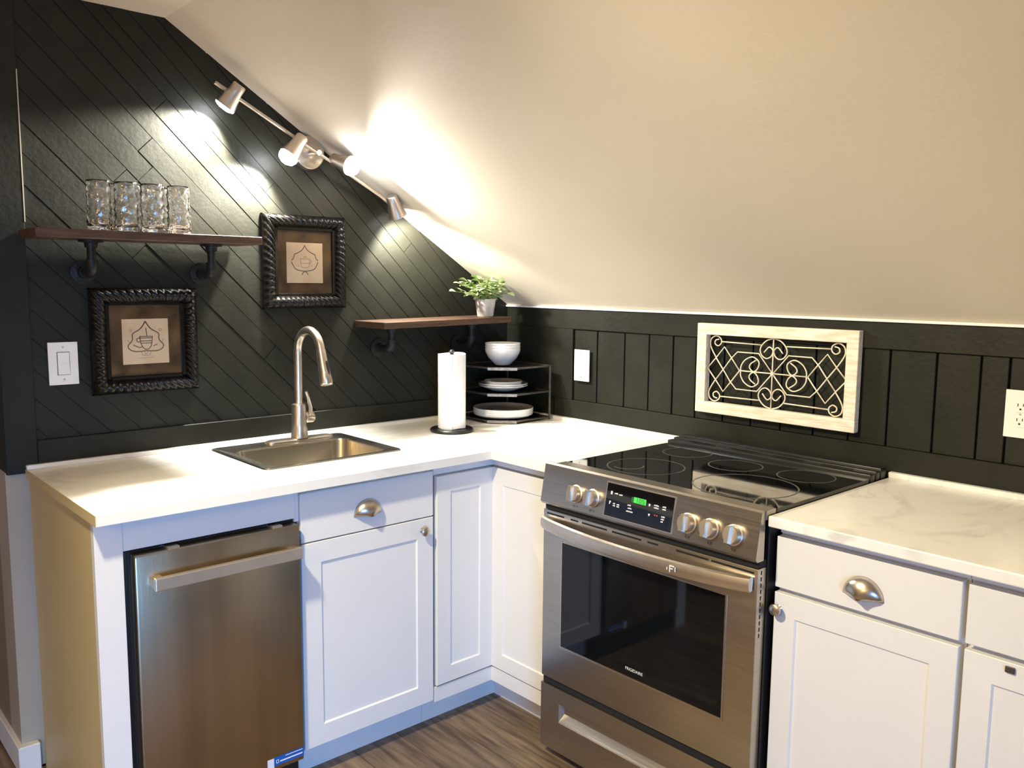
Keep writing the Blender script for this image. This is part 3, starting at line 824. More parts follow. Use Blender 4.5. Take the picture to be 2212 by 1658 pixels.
# ============================================================ sink and faucet
sk = thing('sink', 'square drop-in stainless steel sink set in the worktop', 'sink', (-1.13, -0.27, H))
bm = bmesh.new()
ox0, ox1, oy0, oy1 = -1.372, -0.884, -0.474, -0.066
ix0, ix1, iy0, iy1 = -1.332, -0.920, -0.442, -0.150
def ringv(pts, z): return [bm.verts.new((x, y, z)) for x, y in pts]
nn = 6
loops = [ringv(rrect(ox0, ox1, oy0, oy1, 0.022, nn), H + 0.0005), ringv(rrect(ox0 + 0.002, ox1 - 0.002, oy0 + 0.002, oy1 - 0.002, 0.022, nn), H + 0.004),
         ringv(rrect(ox0 + 0.010, ox1 - 0.010, oy0 + 0.010, oy1 - 0.010, 0.018, nn), H + 0.005), ringv(rrect(ox0 + 0.016, ox1 - 0.016, oy0 + 0.016, oy1 - 0.016, 0.018, nn), H + 0.0025),
         ringv(rrect(ix0 - 0.008, ix1 + 0.008, iy0 - 0.008, iy1 + 0.008, 0.055, nn), H + 0.0025), ringv(rrect(ix0 - 0.002, ix1 + 0.002, iy0 - 0.002, iy1 + 0.002, 0.05, nn), H + 0.0005),
         ringv(rrect(ix0, ix1, iy0, iy1, 0.05, nn), H - 0.006), ringv(rrect(ix0 + 0.008, ix1 - 0.008, iy0 + 0.008, iy1 - 0.008, 0.05, nn), H - 0.145),
         ringv(rrect(ix0 + 0.02, ix1 - 0.02, iy0 + 0.02, iy1 - 0.02, 0.045, nn), H - 0.163), ringv(rrect(ix0 + 0.045, ix1 - 0.045, iy0 + 0.045, iy1 - 0.045, 0.04, nn), H - 0.168)]
for A, B in zip(loops[:-1], loops[1:]):
    for k in range(len(A)): bm.faces.new((A[k], A[(k + 1) % len(A)], B[(k + 1) % len(A)], B[k]))
bm.faces.new(loops[-1][::-1])
obj('basin', bm, m_sink, sk, smooth=True)
bm = bmesh.new(); lathe(bm, [(0.0, 0.003), (0.02, 0.003), (0.036, 0.005), (0.040, 0.004), (0.042, 0.0)], (-1.126, -0.30, H - 0.168), 28)
obj('drain', bm, m_nickel, sk, smooth=True)

fx, fy, fz = -1.066, -0.106, H + 0.003
fc = thing('faucet', 'tall brushed nickel gooseneck pull-down faucet behind the sink', 'faucet', (fx, fy, fz))
bm = bmesh.new()
def rl(a, b_, z, rr): return [bm.verts.new((x, y, z)) for x, y in rrect(fx - a, fx + a, fy - b_, fy + b_, rr, 6)]
lp = [rl(0.128, 0.027, fz, 0.026), rl(0.127, 0.026, fz + 0.006, 0.0255), rl(0.116, 0.018, fz + 0.0095, 0.0175)]
for A, B in zip(lp[:-1], lp[1:]):
    for k in range(len(A)): bm.faces.new((A[k], A[(k + 1) % len(A)], B[(k + 1) % len(A)], B[k]))
bm.faces.new(lp[-1]); bm.faces.new(lp[0][::-1])
obj('deck_plate', bm, m_nickel, fc, smooth=True)
bm = bmesh.new()
lathe(bm, [(0.0, 0.0095), (0.031, 0.0095), (0.030, 0.014), (0.0265, 0.045), (0.0262, 0.060), (0.0255, 0.062), (0.0255, 0.120), (0.0245, 0.126), (0.0150, 0.130), (0.0, 0.130)], (fx, fy, fz), 28)
obj('body', bm, m_nickel, fc, smooth=True)
arc = [(fx, fy, fz + 0.12), (fx, fy, fz + 0.22), (fx, fy, fz + 0.30)]
cy_, cz_, ra = fy - 0.080, fz + 0.305, 0.080
arc = arc[:3] + [(fx, fy - ra + ra * math.cos(R(180 * k / 18 * 0.93)), cz_ + ra * math.sin(R(180 * k / 18 * 0.93))) for k in range(1, 19)]
bm = bmesh.new(); tube(bm, arc, 0.0146, 16)
obj('gooseneck', bm, m_nickel, fc, smooth=True)
e0 = Vector(arc[-1]); dh = (Vector(arc[-1]) - Vector(arc[-2])).normalized()
bm = bmesh.new(); tube(bm, [e0 - dh * 0.002, e0 + dh * 0.004, e0 + dh * 0.03, e0 + dh * 0.075, e0 + dh * 0.112, e0 + dh * 0.117], [0.0150, 0.0160, 0.0165, 0.0190, 0.0220, 0.019], 18)
sh = obj('spray_head', bm, m_nickel, fc, smooth=True)
bm = bmesh.new(); pb = e0 + dh * 0.055 + Vector((0.004, -0.0155, 0))
tube(bm, [pb - dh * 0.020, pb - dh * 0.012, pb + dh * 0.002, pb + dh * 0.026], [0.004, 0.006, 0.006, 0.005], 8)
obj('spray_button', bm, m_black, sh, smooth=True)
bm = bmesh.new(); lathe(bm, [(0.0, 0.020), (0.0185, 0.020), (0.0195, 0.026), (0.0195, 0.050), (0.016, 0.0545), (0.0, 0.055)], (fx, fy, fz + 0.078), 24, 'x')
hl = obj('handle_hub', bm, m_nickel, fc, smooth=True)
bm = bmesh.new(); tube(bm, [(fx + 0.036, fy - 0.012, fz + 0.088), (fx + 0.032, fy - 0.022, fz + 0.115), (fx + 0.022, fy - 0.026, fz + 0.150), (fx + 0.014, fy - 0.026, fz + 0.172)], [0.0085, 0.008, 0.0065, 0.005], 10)
obj('lever', bm, m_nickel, hl, smooth=True)

# ============================================================ wall shelves on pipe brackets
def shelf(x0, x1, ztop, th, dep, flx, zf, label, tilt=0.0, yp=-0.095):
    t = thing('wall_shelf', label, 'shelf', ((x0 + x1) / 2, -0.1, ztop - th), 'walnut shelves on black pipe brackets')
    bm = nbox(x0, x1, -dep, -0.0135 if x0 < -1.86 else -0.0025, ztop - th, ztop, bev=0.0015)
    if tilt:
        bmesh.ops.rotate(bm, verts=bm.verts, cent=((x0 + x1) / 2, 0, ztop), matrix=Matrix.Rotation(-tilt, 3, 'Y'))
    obj('board', bm, m_walnut, t)
    for xf in flx:
        zt = ztop - th + (math.tan(tilt) * (xf - (x0 + x1) / 2))
        bm = bmesh.new()
        lathe(bm, [(0.0, 0.0), (0.036, 0.0), (0.036, -0.007), (0.019, -0.010), (0.017, -0.024), (0.0, -0.024)], (xf, -0.0015, zf), 24, 'y')
        fl = obj('wall_flange', bm, m_iron, t, smooth=True)
        for k in range(4):
            a = R(45 + 90 * k); bm = bmesh.new()
            lathe(bm, [(0.0045, 0.0), (0.0045, -0.0025), (0.0, -0.0035)], (xf + 0.027 * math.cos(a), -0.0083, zf + 0.027 * math.sin(a)), 8, 'y')
            obj('screw', bm, m_iron, fl)
        pts = [(xf, -0.024, zf), (xf, yp + 0.024, zf)]
        for k in range(1, 7):
            a = R(90 * k / 6); pts.append((xf, yp + 0.024 - 0.024 * math.sin(a), zf + 0.024 * (1 - math.cos(a))))
        pts += [(xf, yp, zt - 0.012)]
        rr = [0.0125] + [0.0165] * 7 + [0.0125]
        bm = bmesh.new(); tube(bm, [pts[0], (xf, yp + 0.036, zf), (xf, yp + 0.0355, zf)] + pts[1:8] + [(xf, yp, zf + 0.036), (xf, yp, zf + 0.0365), pts[-1]],
                               [0.0125, 0.0125, 0.0168] + [0.0168] * 7 + [0.0168, 0.0125, 0.0125], 14)
        obj('pipe_bracket', bm, m_iron, t, smooth=True)
        bm = bmesh.new(); lathe(bm, [(0.0, -0.022), (0.017, -0.022), (0.019, -0.008), (0.034, -0.006), (0.034, -0.0005), (0.0, -0.0005)], (xf, yp, zt), 20)
        obj('shelf_flange', bm, m_iron, t, smooth=True)
    return t
S1Z, S2Z = 1.617, 1.339
shelf(-1.880, -1.232, S1Z, 0.0245, 0.20, (-1.712, -1.355), 1.500, 'long upper walnut shelf carrying the drinking glasses')
shelf(-0.776, -0.168, S2Z, 0.0235, 0.205, (-0.672, -0.286), 1.228, 'short lower walnut shelf carrying the potted plant', tilt=R(0.9))

# ============================================================ drinking glasses
def tumbler():
    hgt, r0, r1 = 0.140, 0.0325, 0.0310
    bm = bmesh.new()
    def outer(h): return r0 + (r1 - r0) * (h / hgt) ** 0.8
    prof = [(0.0, 0.0)]
    for k in range(17):
        h = hgt * k / 16; prof.append((outer(h) + (0.0011 * math.sin(h * 330) if 0 < k < 14 else 0), h))
    inner = []
    for k in range(17):
        h = 0.012 + (hgt - 0.012) * k / 16; inner.append((max(outer(h) - 0.0022 - (0.002 if k == 0 else 0), 0.001), h))
    prof += inner[::-1] + [(0.0, 0.010)]
    lathe(bm, prof, (0, 0, 0), 28, radf=lambda a, h: 1 + (0.075 * math.sin(a * 8) * math.sin(h * 170 + 0.8) if 0.004 < h < hgt * 0.84 else 0))
    return bm
glass_spots = [(212, -0.158, 'front row, furthest left'), (263, -0.160, 'second of the front row'), (318, -0.158, 'third of the front row'), (388, -0.160, 'front row, furthest right'),
               (236, -0.085, 'back row, furthest left'), (290, -0.083, 'second of the back row'), (344, -0.086, 'third of the back row'), (372, -0.080, 'back row, furthest right')]
gxs = [-1.704, -1.630, -1.556, -1.479, -1.660, -1.586, -1.512, -1.446]
g0 = None
for k, ((px, gy, wh), gx) in enumerate(zip(glass_spots, gxs)):
    if g0 is None:
        g = g0 = obj('drinking_glass', tumbler(), m_tumbler, None, smooth='all', loc=(0, 0, 0))
    else:
        g = g0.copy(); COL.objects.link(g)
    g.location = (gx, gy, S1Z + 0.0003); g.rotation_euler.z = rnd(0, 3)
    tag(g, 'clear dimpled glass tumbler on the upper shelf, %s' % wh, 'glass', 'clear tumblers on the upper shelf')

# ============================================================ potted plant
px_, py_ = -0.243, -0.130
pz_ = S2Z + math.tan(R(0.9)) * (px_ + 0.472) + 0.0005
pp = thing('potted_plant', 'small leafy green plant in a whitewashed pot on the lower shelf', 'plant', (px_, py_, pz_))
bm = bmesh.new()
lathe(bm, [(0.0, 0.0), (0.031, 0.0), (0.033, 0.003), (0.0425, 0.066), (0.0445, 0.070), (0.0425, 0.072), (0.0395, 0.068), (0.037, 0.050), (0.0, 0.050)], (px_, py_, pz_), 14)
obj('pot', bm, m_pot, pp, smooth=True)
bm = bmesh.new(); lathe(bm, [(0.0, 0.058), (0.020, 0.0575), (0.0384, 0.055), (0.0375, 0.051)], (px_, py_, pz_), 14, radf=lambda a, h: 1)
obj('soil', bm, m_soil, pp, smooth=True)
leaf_bm = bmesh.new()
prof = [(0.0, 0.0008), (0.18, 0.0060), (0.42, 0.0105), (0.68, 0.0088), (0.88, 0.0045), (1.0, 0.0)]
Lr = []
for t, w in prof:
    x = t * 0.030; zc = 0.004 * math.sin(t * math.pi)
    if w < 0.0005: Lr.append([leaf_bm.verts.new((x, 0, zc))])
    else: Lr.append([leaf_bm.verts.new((x, -w, zc + 0.0025)), leaf_bm.verts.new((x, 0, zc)), leaf_bm.verts.new((x, w, zc + 0.0025))])
for A, B in zip(Lr[:-1], Lr[1:]):
    if len(B) == 1: leaf_bm.faces.new((A[0], A[1], B[0])); leaf_bm.faces.new((A[1], A[2], B[0]))
    else:
        for k in range(2): leaf_bm.faces.new((A[k], A[k + 1], B[k + 1], B[k]))
bmesh.ops.translate(leaf_bm, verts=leaf_bm.verts, vec=(px_, py_, pz_))
leaf0 = obj('leaf', leaf_bm, m_leaf, pp, smooth='all', loc=(px_, py_, pz_))
rs = random.Random(11)
# stems: azimuth, reach, height of tip above the shelf
stems = [(175, 0.145, 0.100), (190, 0.120, 0.118), (160, 0.110, 0.130), (200, 0.100, 0.085), (140, 0.075, 0.140), (230, 0.085, 0.115), (95, 0.055, 0.155), (60, 0.06, 0.150), (20, 0.075, 0.135),
         (0, 0.095, 0.125), (-12, 0.125, 0.100), (-25, 0.070, 0.160), (-60, 0.060, 0.120), (-90, 0.062, 0.095), (-120, 0.080, 0.090), (-140, 0.075, 0.125), (250, 0.045, 0.145), (10, 0.04, 0.158)]
first_leaf = True
for az, reach, hh in stems:
    a = R(az); ca, sa = math.cos(a), math.sin(a)
    def lim(p):      # stay in front of wall and below slope
        return Vector((p[0], min(p[1], -0.02), min(p[2], gz(p[0]) - 0.02)))
    p0 = Vector((px_ + 0.012 * ca, py_ + 0.012 * sa, pz_ + 0.055)); p3 = lim((px_ + reach * ca, py_ + reach * sa, pz_ + hh))
    p1 = Vector((px_ + 0.3 * reach * ca, py_ + 0.3 * reach * sa, pz_ + 0.055 + (hh - 0.05) * 0.75))
    path = [((1 - t) ** 2) * p0 + 2 * t * (1 - t) * p1 + t * t * p3 for t in [k / 7 for k in range(8)]]
    bm = bmesh.new(); tube(bm, path, 0.0011, 5); obj('stem', bm, m_stem, pp)
    for k in range(2, 8):
        for side in ((1, -1) if k < 7 else (0,)):
            p = path[k]; d = (path[min(k + 1, 7)] - path[k - 1]).normalized()
            an = math.atan2(d.y, d.x) + side * R(rs.uniform(45, 75)); el = rs.uniform(-0.35, 0.55)
            if side == 0: el = math.asin(max(-1, min(1, d.z))) * 0.5
            tip = p + Vector((math.cos(an), math.sin(an), el)) * 0.032
            if tip.y > -0.006 or tip.z > gz(tip.x) - 0.008: continue
            if first_leaf: lf = leaf0; first_leaf = False
            else: lf = leaf0.copy(); COL.objects.link(lf); lf.parent = pp
            lf.location = p - Vector((px_, py_, pz_)); sc = rs.uniform(0.85, 1.25); lf.scale = (sc, sc, sc)
            lf.rotation_euler = Euler((rs.uniform(-0.6, 0.6), -math.atan(el), an), 'XYZ')

# ============================================================ framed pictures
def twist_bar(bm, p0, p1, u, v, w, d, n_t, flip):
    """rope-like carved bar: section bulging with slanted ridges"""
    p0, p1 = Vector(p0), Vector(p1); L = (p1 - p0).length; dr = (p1 - p0) / L
    ns = n_t * 8; m = 7; rows = []
    for i in range(ns + 1):
        s = i / ns; row = []
        for j in range(m + 1):
            t = j / m
            ph = 2 * math.pi * (s * n_t + (t * 1.7 if flip else -t * 1.7))
            bulge = math.sin(math.pi * t) ** 0.7
            ridge = (0.5 + 0.5 * math.cos(ph)) ** 0.6
            out = 0.012 + bulge * (d - 0.012 - 0.010) + bulge * 0.010 * ridge
            mit0 = t * w if True else 0
            q_ = p0 + dr * (mit0 + s * (L - 2 * mit0)) + u * (t * w) + v * out
            row.append(bm.verts.new(q_))
        rows.append(row)
    for A, B in zip(rows[:-1], rows[1:]):
        for j in range(m): bm.faces.new((A[j], A[j + 1], B[j + 1], B[j]))

def picture(x0, x1, z0, z1, label, tilt):
    yb_ = -0.003
    t = thing('framed_picture', label, 'picture', ((x0 + x1) / 2, 0, (z0 + z1) / 2), 'twisted black frames with cup prints')
    w, d = 0.046, 0.040; v = Vector((0, -1, 0))
    bars = []
    bm = bmesh.new(); twist_bar(bm, (x0, yb_, z0), (x0, yb_, z1), Vector((1, 0, 0)), v, w, d, 13, True); bars.append(bm)
    bm = bmesh.new(); twist_bar(bm, (x1, yb_, z0), (x1, yb_, z1), Vector((-1, 0, 0)), v, w, d, 13, False); bars.append(bm)
    bm = bmesh.new(); twist_bar(bm, (x0, yb_, z1), (x1, yb_, z1), Vector((0, 0, -1)), v, w, d, 13, False); bars.append(bm)
    bm = bmesh.new(); twist_bar(bm, (x0, yb_, z0), (x1, yb_, z0), Vector((0, 0, 1)), v, w, d, 13, True); bars.append(bm)
    for bm in bars: obj('frame_rail', bm, m_frame, t, smooth='all')
    bm = bmesh.new()
    for a in ((x0, x0 + 0.004, z0, z1), (x1 - 0.004, x1, z0, z1), (x0, x1, z0, z0 + 0.004), (x0, x1, z1 - 0.004, z1)): box(bm, a[0], a[1], yb_ - 0.013, yb_, a[2], a[3])
    iw = 0.008
    for a in ((x0 + w - 0.004, x0 + w + iw, z0 + w, z1 - w), (x1 - w - iw, x1 - w + 0.004, z0 + w, z1 - w), (x0 + w + iw, x1 - w - iw, z0 + w - 0.004, z0 + w + iw), (x0 + w + iw, x1 - w - iw, z1 - w - iw, z1 - w + 0.004)):
        box(bm, a[0], a[1], yb_ - 0.018, yb_ - 0.004, a[2], a[3], bev=0.002)
    obj('frame_edge', bm, m_frame, t)
    obj('mat_board', nbox(x0 + w, x1 - w, yb_ - 0.0065, yb_ - 0.003, z0 + w, z1 - w), m_mat, t)
    cx, cz = (x0 + x1) / 2, (z0 + z1) / 2 - 0.003
    h = 0.0705
    pr = obj('print', nbox(cx - h, cx + h, yb_ - 0.0078, yb_ - 0.0064, cz - h, cz + h), m_print, t); pr['label'] = 'cream print of a cup in a scrolled cartouche'
    obj('glass_pane', nbox(x0 + w, x1 - w, yb_ - 0.0105, yb_ - 0.0100, z0 + w, z1 - w), m_pane, t)
    return t, pr, cx, cz, h, yb_ - 0.0081

def ink(parent, cx, cz, y, lines, r, mat, name):
    bm = bmesh.new()
    for ln in lines:
        P = smooth_path([(cx + a, y, cz + b) for a, b in ln], 5) if len(ln) > 2 else [Vector((cx + a, y, cz + b)) for a, b in ln]
        # flat ribbon
        prev = None
        for i, p in enumerate(P):
            dd_ = (P[min(i + 1, len(P) - 1)] - P[max(i - 1, 0)]).normalized(); nn_ = Vector((-dd_.z, 0, dd_.x)) * r
            A = bm.verts.new(p + nn_); B = bm.verts.new(p - nn_)
            if prev: bm.faces.new((prev[0], A, B, prev[1]))
            prev = (A, B)
    o = obj(name, bm, mat, parent); o['kind'] = 'stuff'; return o
def mir(ls): return ls + [[(-a, b) for a, b in l] for l in ls]
t1, pr1, cx, cz, h, yy = picture(-1.703, -1.377, 1.127, 1.453, 'dark twisted-frame picture hanging low beside the light switch', 0)
k_ = h
car1 = mir([[(0, 0.90 * k_), (-0.10 * k_, 0.72 * k_), (-0.28 * k_, 0.52 * k_), (-0.50 * k_, 0.40 * k_)], [(-0.50 * k_, 0.40 * k_), (-0.58 * k_, 0.30 * k_), (-0.57 * k_, 0.12 * k_), (-0.64 * k_, -0.02 * k_), (-0.76 * k_, -0.16 * k_), (-0.74 * k_, -0.30 * k_), (-0.55 * k_, -0.42 * k_), (-0.25 * k_, -0.44 * k_), (0, -0.42 * k_)]])
ink(pr1, cx, cz, yy, car1, 0.0017, m_ink, 'cartouche')
cup1 = [[(-0.27 * k_, 0.22 * k_), (0.30 * k_, 0.22 * k_)], [(-0.27 * k_, 0.15 * k_), (0.30 * k_, 0.15 * k_)], [(-0.26 * k_, 0.22 * k_), (-0.22 * k_, -0.08 * k_), (-0.1 * k_, -0.30 * k_), (0.05 * k_, -0.36 * k_), (0.2 * k_, -0.25 * k_), (0.27 * k_, 0.0), (0.29 * k_, 0.22 * k_)],
        [(-0.24 * k_, 0.02 * k_), (0.27 * k_, 0.02 * k_)], [(-0.22 * k_, -0.08 * k_), (0.26 * k_, -0.08 * k_)], [(-0.27 * k_, 0.16 * k_), (-0.40 * k_, 0.10 * k_), (-0.34 * k_, -0.02 * k_), (-0.22 * k_, 0.0)], [(-0.55 * k_, -0.14 * k_), (-0.3 * k_, -0.26 * k_), (-0.16 * k_, -0.24 * k_)], [(0.32 * k_, -0.22 * k_), (0.5 * k_, -0.14 * k_)], [(0.02 * k_, 0.6 * k_), (0.05 * k_, 0.24 * k_)]]
ink(pr1, cx, cz, yy, cup1, 0.0014, m_ink, 'cup_drawing')
dec1 = mir([[(-0.04 * k_, 0.86 * k_), (-0.16 * k_, 0.62 * k_), (-0.30 * k_, 0.50 * k_)], [(-0.72 * k_, 0.50 * k_), (-0.62 * k_, 0.56 * k_), (-0.60 * k_, 0.46 * k_), (-0.70 * k_, 0.46 * k_)], [(-0.80 * k_, 0.10 * k_), (-0.72 * k_, 0.0), (-0.70 * k_, -0.1 * k_)], [(-0.20 * k_, -0.46 * k_), (-0.16 * k_, -0.60 * k_), (0, -0.62 * k_)], [(-0.08 * k_, -0.48 * k_), (0.0, -0.58 * k_)]])
ink(pr1, cx, cz, yy, dec1, 0.0011, m_ink2, 'scrollwork')
txt = [[(-0.34 * k_ + 0.085 * k_ * j, -0.74 * k_), (-0.34 * k_ + 0.085 * k_ * j + 0.055 * k_, -0.74 * k_ + (0.01 * k_ if j % 2 else 0))] for j in range(8)]
ink(pr1, cx, cz, yy, txt, 0.0011, m_ink2, 'faint_lettering')

t2, pr2, cx, cz, h, yy = picture(-1.142, -0.820, 1.383, 1.709, 'dark twisted-frame picture hanging high between the two wooden shelves', 0)
car2 = mir([[(0, 0.88 * k_), (-0.08 * k_, 0.72 * k_), (-0.26 * k_, 0.56 * k_), (-0.56 * k_, 0.42 * k_)], [(-0.56 * k_, 0.44 * k_), (-0.60 * k_, 0.30 * k_), (-0.64 * k_, 0.20 * k_), (-0.74 * k_, 0.12 * k_)], [(-0.74 * k_, 0.06 * k_), (-0.68 * k_, -0.08 * k_), (-0.52 * k_, -0.30 * k_), (-0.28 * k_, -0.38 * k_), (0, -0.42 * k_)], [(0, -0.42 * k_), (-0.14 * k_, -0.52 * k_), (-0.16 * k_, -0.60 * k_)]])
ink(pr2, cx, cz, yy, car2, 0.0016, m_ink, 'cartouche')
cup2 = [[(-0.26 * k_, 0.20 * k_), (0.30 * k_, 0.20 * k_)], [(-0.24 * k_, 0.18 * k_), (-0.22 * k_, -0.10 * k_), (-0.14 * k_, -0.22 * k_), (0.16 * k_, -0.22 * k_), (0.24 * k_, -0.10 * k_), (0.26 * k_, 0.18 * k_)], [(-0.1 * k_, 0.30 * k_), (0.12 * k_, 0.30 * k_)], [(0.26 * k_, 0.14 * k_), (0.38 * k_, 0.10 * k_), (0.26 * k_, -0.06 * k_)], [(-0.4 * k_, -0.1 * k_), (-0.3 * k_, -0.18 * k_)], [(0.3 * k_, -0.16 * k_), (0.42 * k_, -0.1 * k_)], [(-0.2 * k_, -0.02 * k_), (0.22 * k_, -0.02 * k_)]]
ink(pr2, cx, cz, yy, cup2, 0.0013, m_ink2, 'cup_drawing')

# ============================================================ switches and outlets
def plate_y(x0, x1, z0, z1, label):
    t = thing('light_switch', label, 'switch', ((x0 + x1) / 2, -0.01, (z0 + z1) / 2))
    obj('cover_plate', nbox(x0, x1, -0.0065, -0.0008, z0, z1, bev=0.0015, seg=2), m_plate, t)
    cx, cz = (x0 + x1) / 2, (z0 + z1) / 2
    obj('bezel', nbox(cx - 0.0175, cx + 0.0175, -0.0072, -0.0062, cz - 0.0345, cz + 0.0345), m_slot, t)
    bm = bmesh.new(); prism(bm, [(-0.0075, cz - 0.033), (-0.0115, cz - 0.033), (-0.0082, cz), (-0.0095, cz + 0.033), (-0.0075, cz + 0.033)], cx - 0.016, cx + 0.016, 'yz')
    obj('rocker', bm, m_plate, t)
    for s in (-1, 1):
        bm = bmesh.new(); lathe(bm, [(0.0032, 0.0), (0.003, -0.001), (0, -0.0013)], (cx, -0.0064, cz + s * 0.048), 10, 'y'); obj('screw', bm, m_satin, t)
plate_y(-1.8195, -1.738, 1.1665, 1.2935, 'white rocker light switch on the left end of the dark wall')
def plate_x(yc, w, z0, z1, label, kind, xw=0.0):
    t = thing('wall_outlet' if kind == 'duplex' else 'wall_switch', label, 'outlet' if kind == 'duplex' else 'switch', (xw - 0.01, yc, (z0 + z1) / 2))
    obj('cover_plate', nbox(xw - 0.0065, xw - 0.0008, yc - w / 2, yc + w / 2, z0, z1, bev=0.0015, seg=2), m_plate, t)
    cz = (z0 + z1) / 2
    if kind == 'duplex':
        for s in (-1, 1):
            bm = bmesh.new(); prism(bm, rrect(yc - 0.0165, yc + 0.0165, cz + s * 0.0195 - 0.0145, cz + s * 0.0195 + 0.0145, 0.008, 4), xw - 0.0085, xw - 0.0062, 'yz')
            f = obj('receptacle', bm, m_plate, t)
            bm = bmesh.new()
            box(bm, xw - 0.0090, xw - 0.0083, yc + 0.0055, yc + 0.0075, cz + s * 0.0195 + 0.001, cz + s * 0.0195 + 0.009)
            box(bm, xw - 0.0090, xw - 0.0083, yc - 0.0075, yc - 0.0055, cz + s * 0.0195 + 0.002, cz + s * 0.0195 + 0.009)
            lathe(bm, [(0.0028, -0.0007), (0.0, -0.0008)], (xw - 0.0083, yc, cz + s * 0.0195 - 0.006), 8, 'x')
            obj('slot', bm, m_slot, f)['kind'] = 'stuff'
    else:
        bm = bmesh.new(); box(bm, xw - 0.0082, xw - 0.0062, yc - 0.0165, yc + 0.0165, cz - 0.0335, cz + 0.0335, bev=0.0008)
        f = obj('receptacle', bm, m_plate, t)
        bm = bmesh.new()
        for s in (-1, 1):
            box(bm, xw - 0.0086, xw - 0.008, yc + 0.004, yc + 0.0055, cz + s * 0.02 - 0.003, cz + s * 0.02 + 0.004)
            box(bm, xw - 0.0086, xw - 0.008, yc - 0.0055, yc - 0.004, cz + s * 0.02 - 0.003, cz + s * 0.02 + 0.004)
        obj('slot', bm, m_dry, f)['kind'] = 'stuff'
    for s in ((0,) if kind == 'duplex' else (-1, 1)):
        bm = bmesh.new(); lathe(bm, [(0.003, 0.0), (0.0028, -0.001), (0, -0.0012)], (xw - 0.0064, yc, cz + s * 0.046), 10, 'x')
        obj('screw', bm, m_satin, t)
plate_x(-0.4535, 0.080, 1.094, 1.2185, 'white outlet plate on the knee wall right of the dish rack', 'decora', -0.009)
plate_x(-2.0245, 0.076, 1.087, 1.213, 'white duplex outlet on the knee wall at the right edge', 'duplex', 0.0)

# ============================================================ iron grille in a whitewashed frame
gy0, gy1, gz0, gz1 = -1.592, -1.017, 1.043, 1.349
fw = 0.038; xb, xf_ = -0.0095, -0.036
gp = thing('grille_panel', 'cream scrolled iron grille in a whitewashed wooden frame above the range', 'wall decoration', (-0.02, (gy0 + gy1) / 2, (gz0 + gz1) / 2))
for (a, b_, c_, d_) in ((gy0, gy1, gz0, gz0 + fw), (gy0, gy1, gz1 - fw, gz1), (gy0, gy0 + fw, gz0 + fw, gz1 - fw), (gy1 - fw, gy1, gz0 + fw, gz1 - fw)):
    obj('frame_rail', nbox(xf_, xb, a, b_, c_, d_, bev=0.0015), m_wash, gp)
A0, A1, B0, B1 = gy1 - fw, gy0 + fw, gz0 + fw, gz1 - fw
xw_ = -0.022
def G(a, b): return (xw_, A0 + a * (A1 - A0), B0 + b * (B1 - B0))
def wire(name, pts, r=0.0023, smooth=True, dx=0.0):
    P = [Vector(G(*p)) + Vector((dx, 0, 0)) for p in pts]
    if smooth: P = smooth_path(P, 5)
    bm = bmesh.new(); tube(bm, P, r, 6); obj(name, bm, m_wire, gp, smooth='all')
def refl(pts, fa, fb): return [((1 - a) if fa else a, (1 - b) if fb else b) for a, b in pts]
wire('cross_bar', [(0.252, 0.503), (0.748, 0.503)], smooth=False); wire('cross_bar', [(0.5, 0.0), (0.5, 1.0)], smooth=False, dx=-0.002)
L1 = [(0.067, 0.663), (0.127, 0.497), (0.185, 0.330), (0.232, 0.230), (0.392, 0.230), (0.5, 0.503)]
L3 = [(0.0, 0.50), (0.067, 0.663), (0.130, 0.830), (0.190, 0.672), (0.252, 0.503)]
cor = [(0.067, 0.663), (0.030, 0.785), (0.016, 0.865), (0.026, 0.945), (0.062, 0.985), (0.098, 0.950), (0.104, 0.885), (0.080, 0.840), (0.054, 0.868), (0.058, 0.920), (0.086, 0.938)]
top = [(0.5, 0.995), (0.449, 0.962), (0.411, 0.880), (0.404, 0.801), (0.424, 0.734), (0.455, 0.709), (0.485, 0.745), (0.497, 0.812), (0.485, 0.858), (0.464, 0.868), (0.432, 0.792)]
Cs = [(0.376, 0.672), (0.336, 0.612), (0.330, 0.552), (0.362, 0.505), (0.392, 0.565), (0.396, 0.655), (0.350, 0.715), (0.296, 0.668), (0.266, 0.580), (0.262, 0.503)]
for fa in (0, 1):
    for fb in (0, 1):
        wire('lattice_bar', refl(L1, fa, fb), smooth=False, dx=0.001 if fb else -0.001)
        wire('lattice_bar', refl(L3, fa, fb), smooth=False)
        wire('corner_scroll', refl(cor, fa, fb)); wire('heart_scroll', refl(top, fa, fb)); wire('inner_scroll', refl(Cs, fa, fb))
        wire('link_bar', refl([(0.106, 0.905), (0.408, 0.895)], fa, fb), smooth=False)
bm = bmesh.new(); lathe(bm, [(0.0, -0.007), (0.006, -0.005), (0.007, 0.0), (0.006, 0.005), (0, 0.006)], G(0.5, 0.503), 12, 'x'); obj('centre_boss', bm, m_wire, gp, smooth=True)

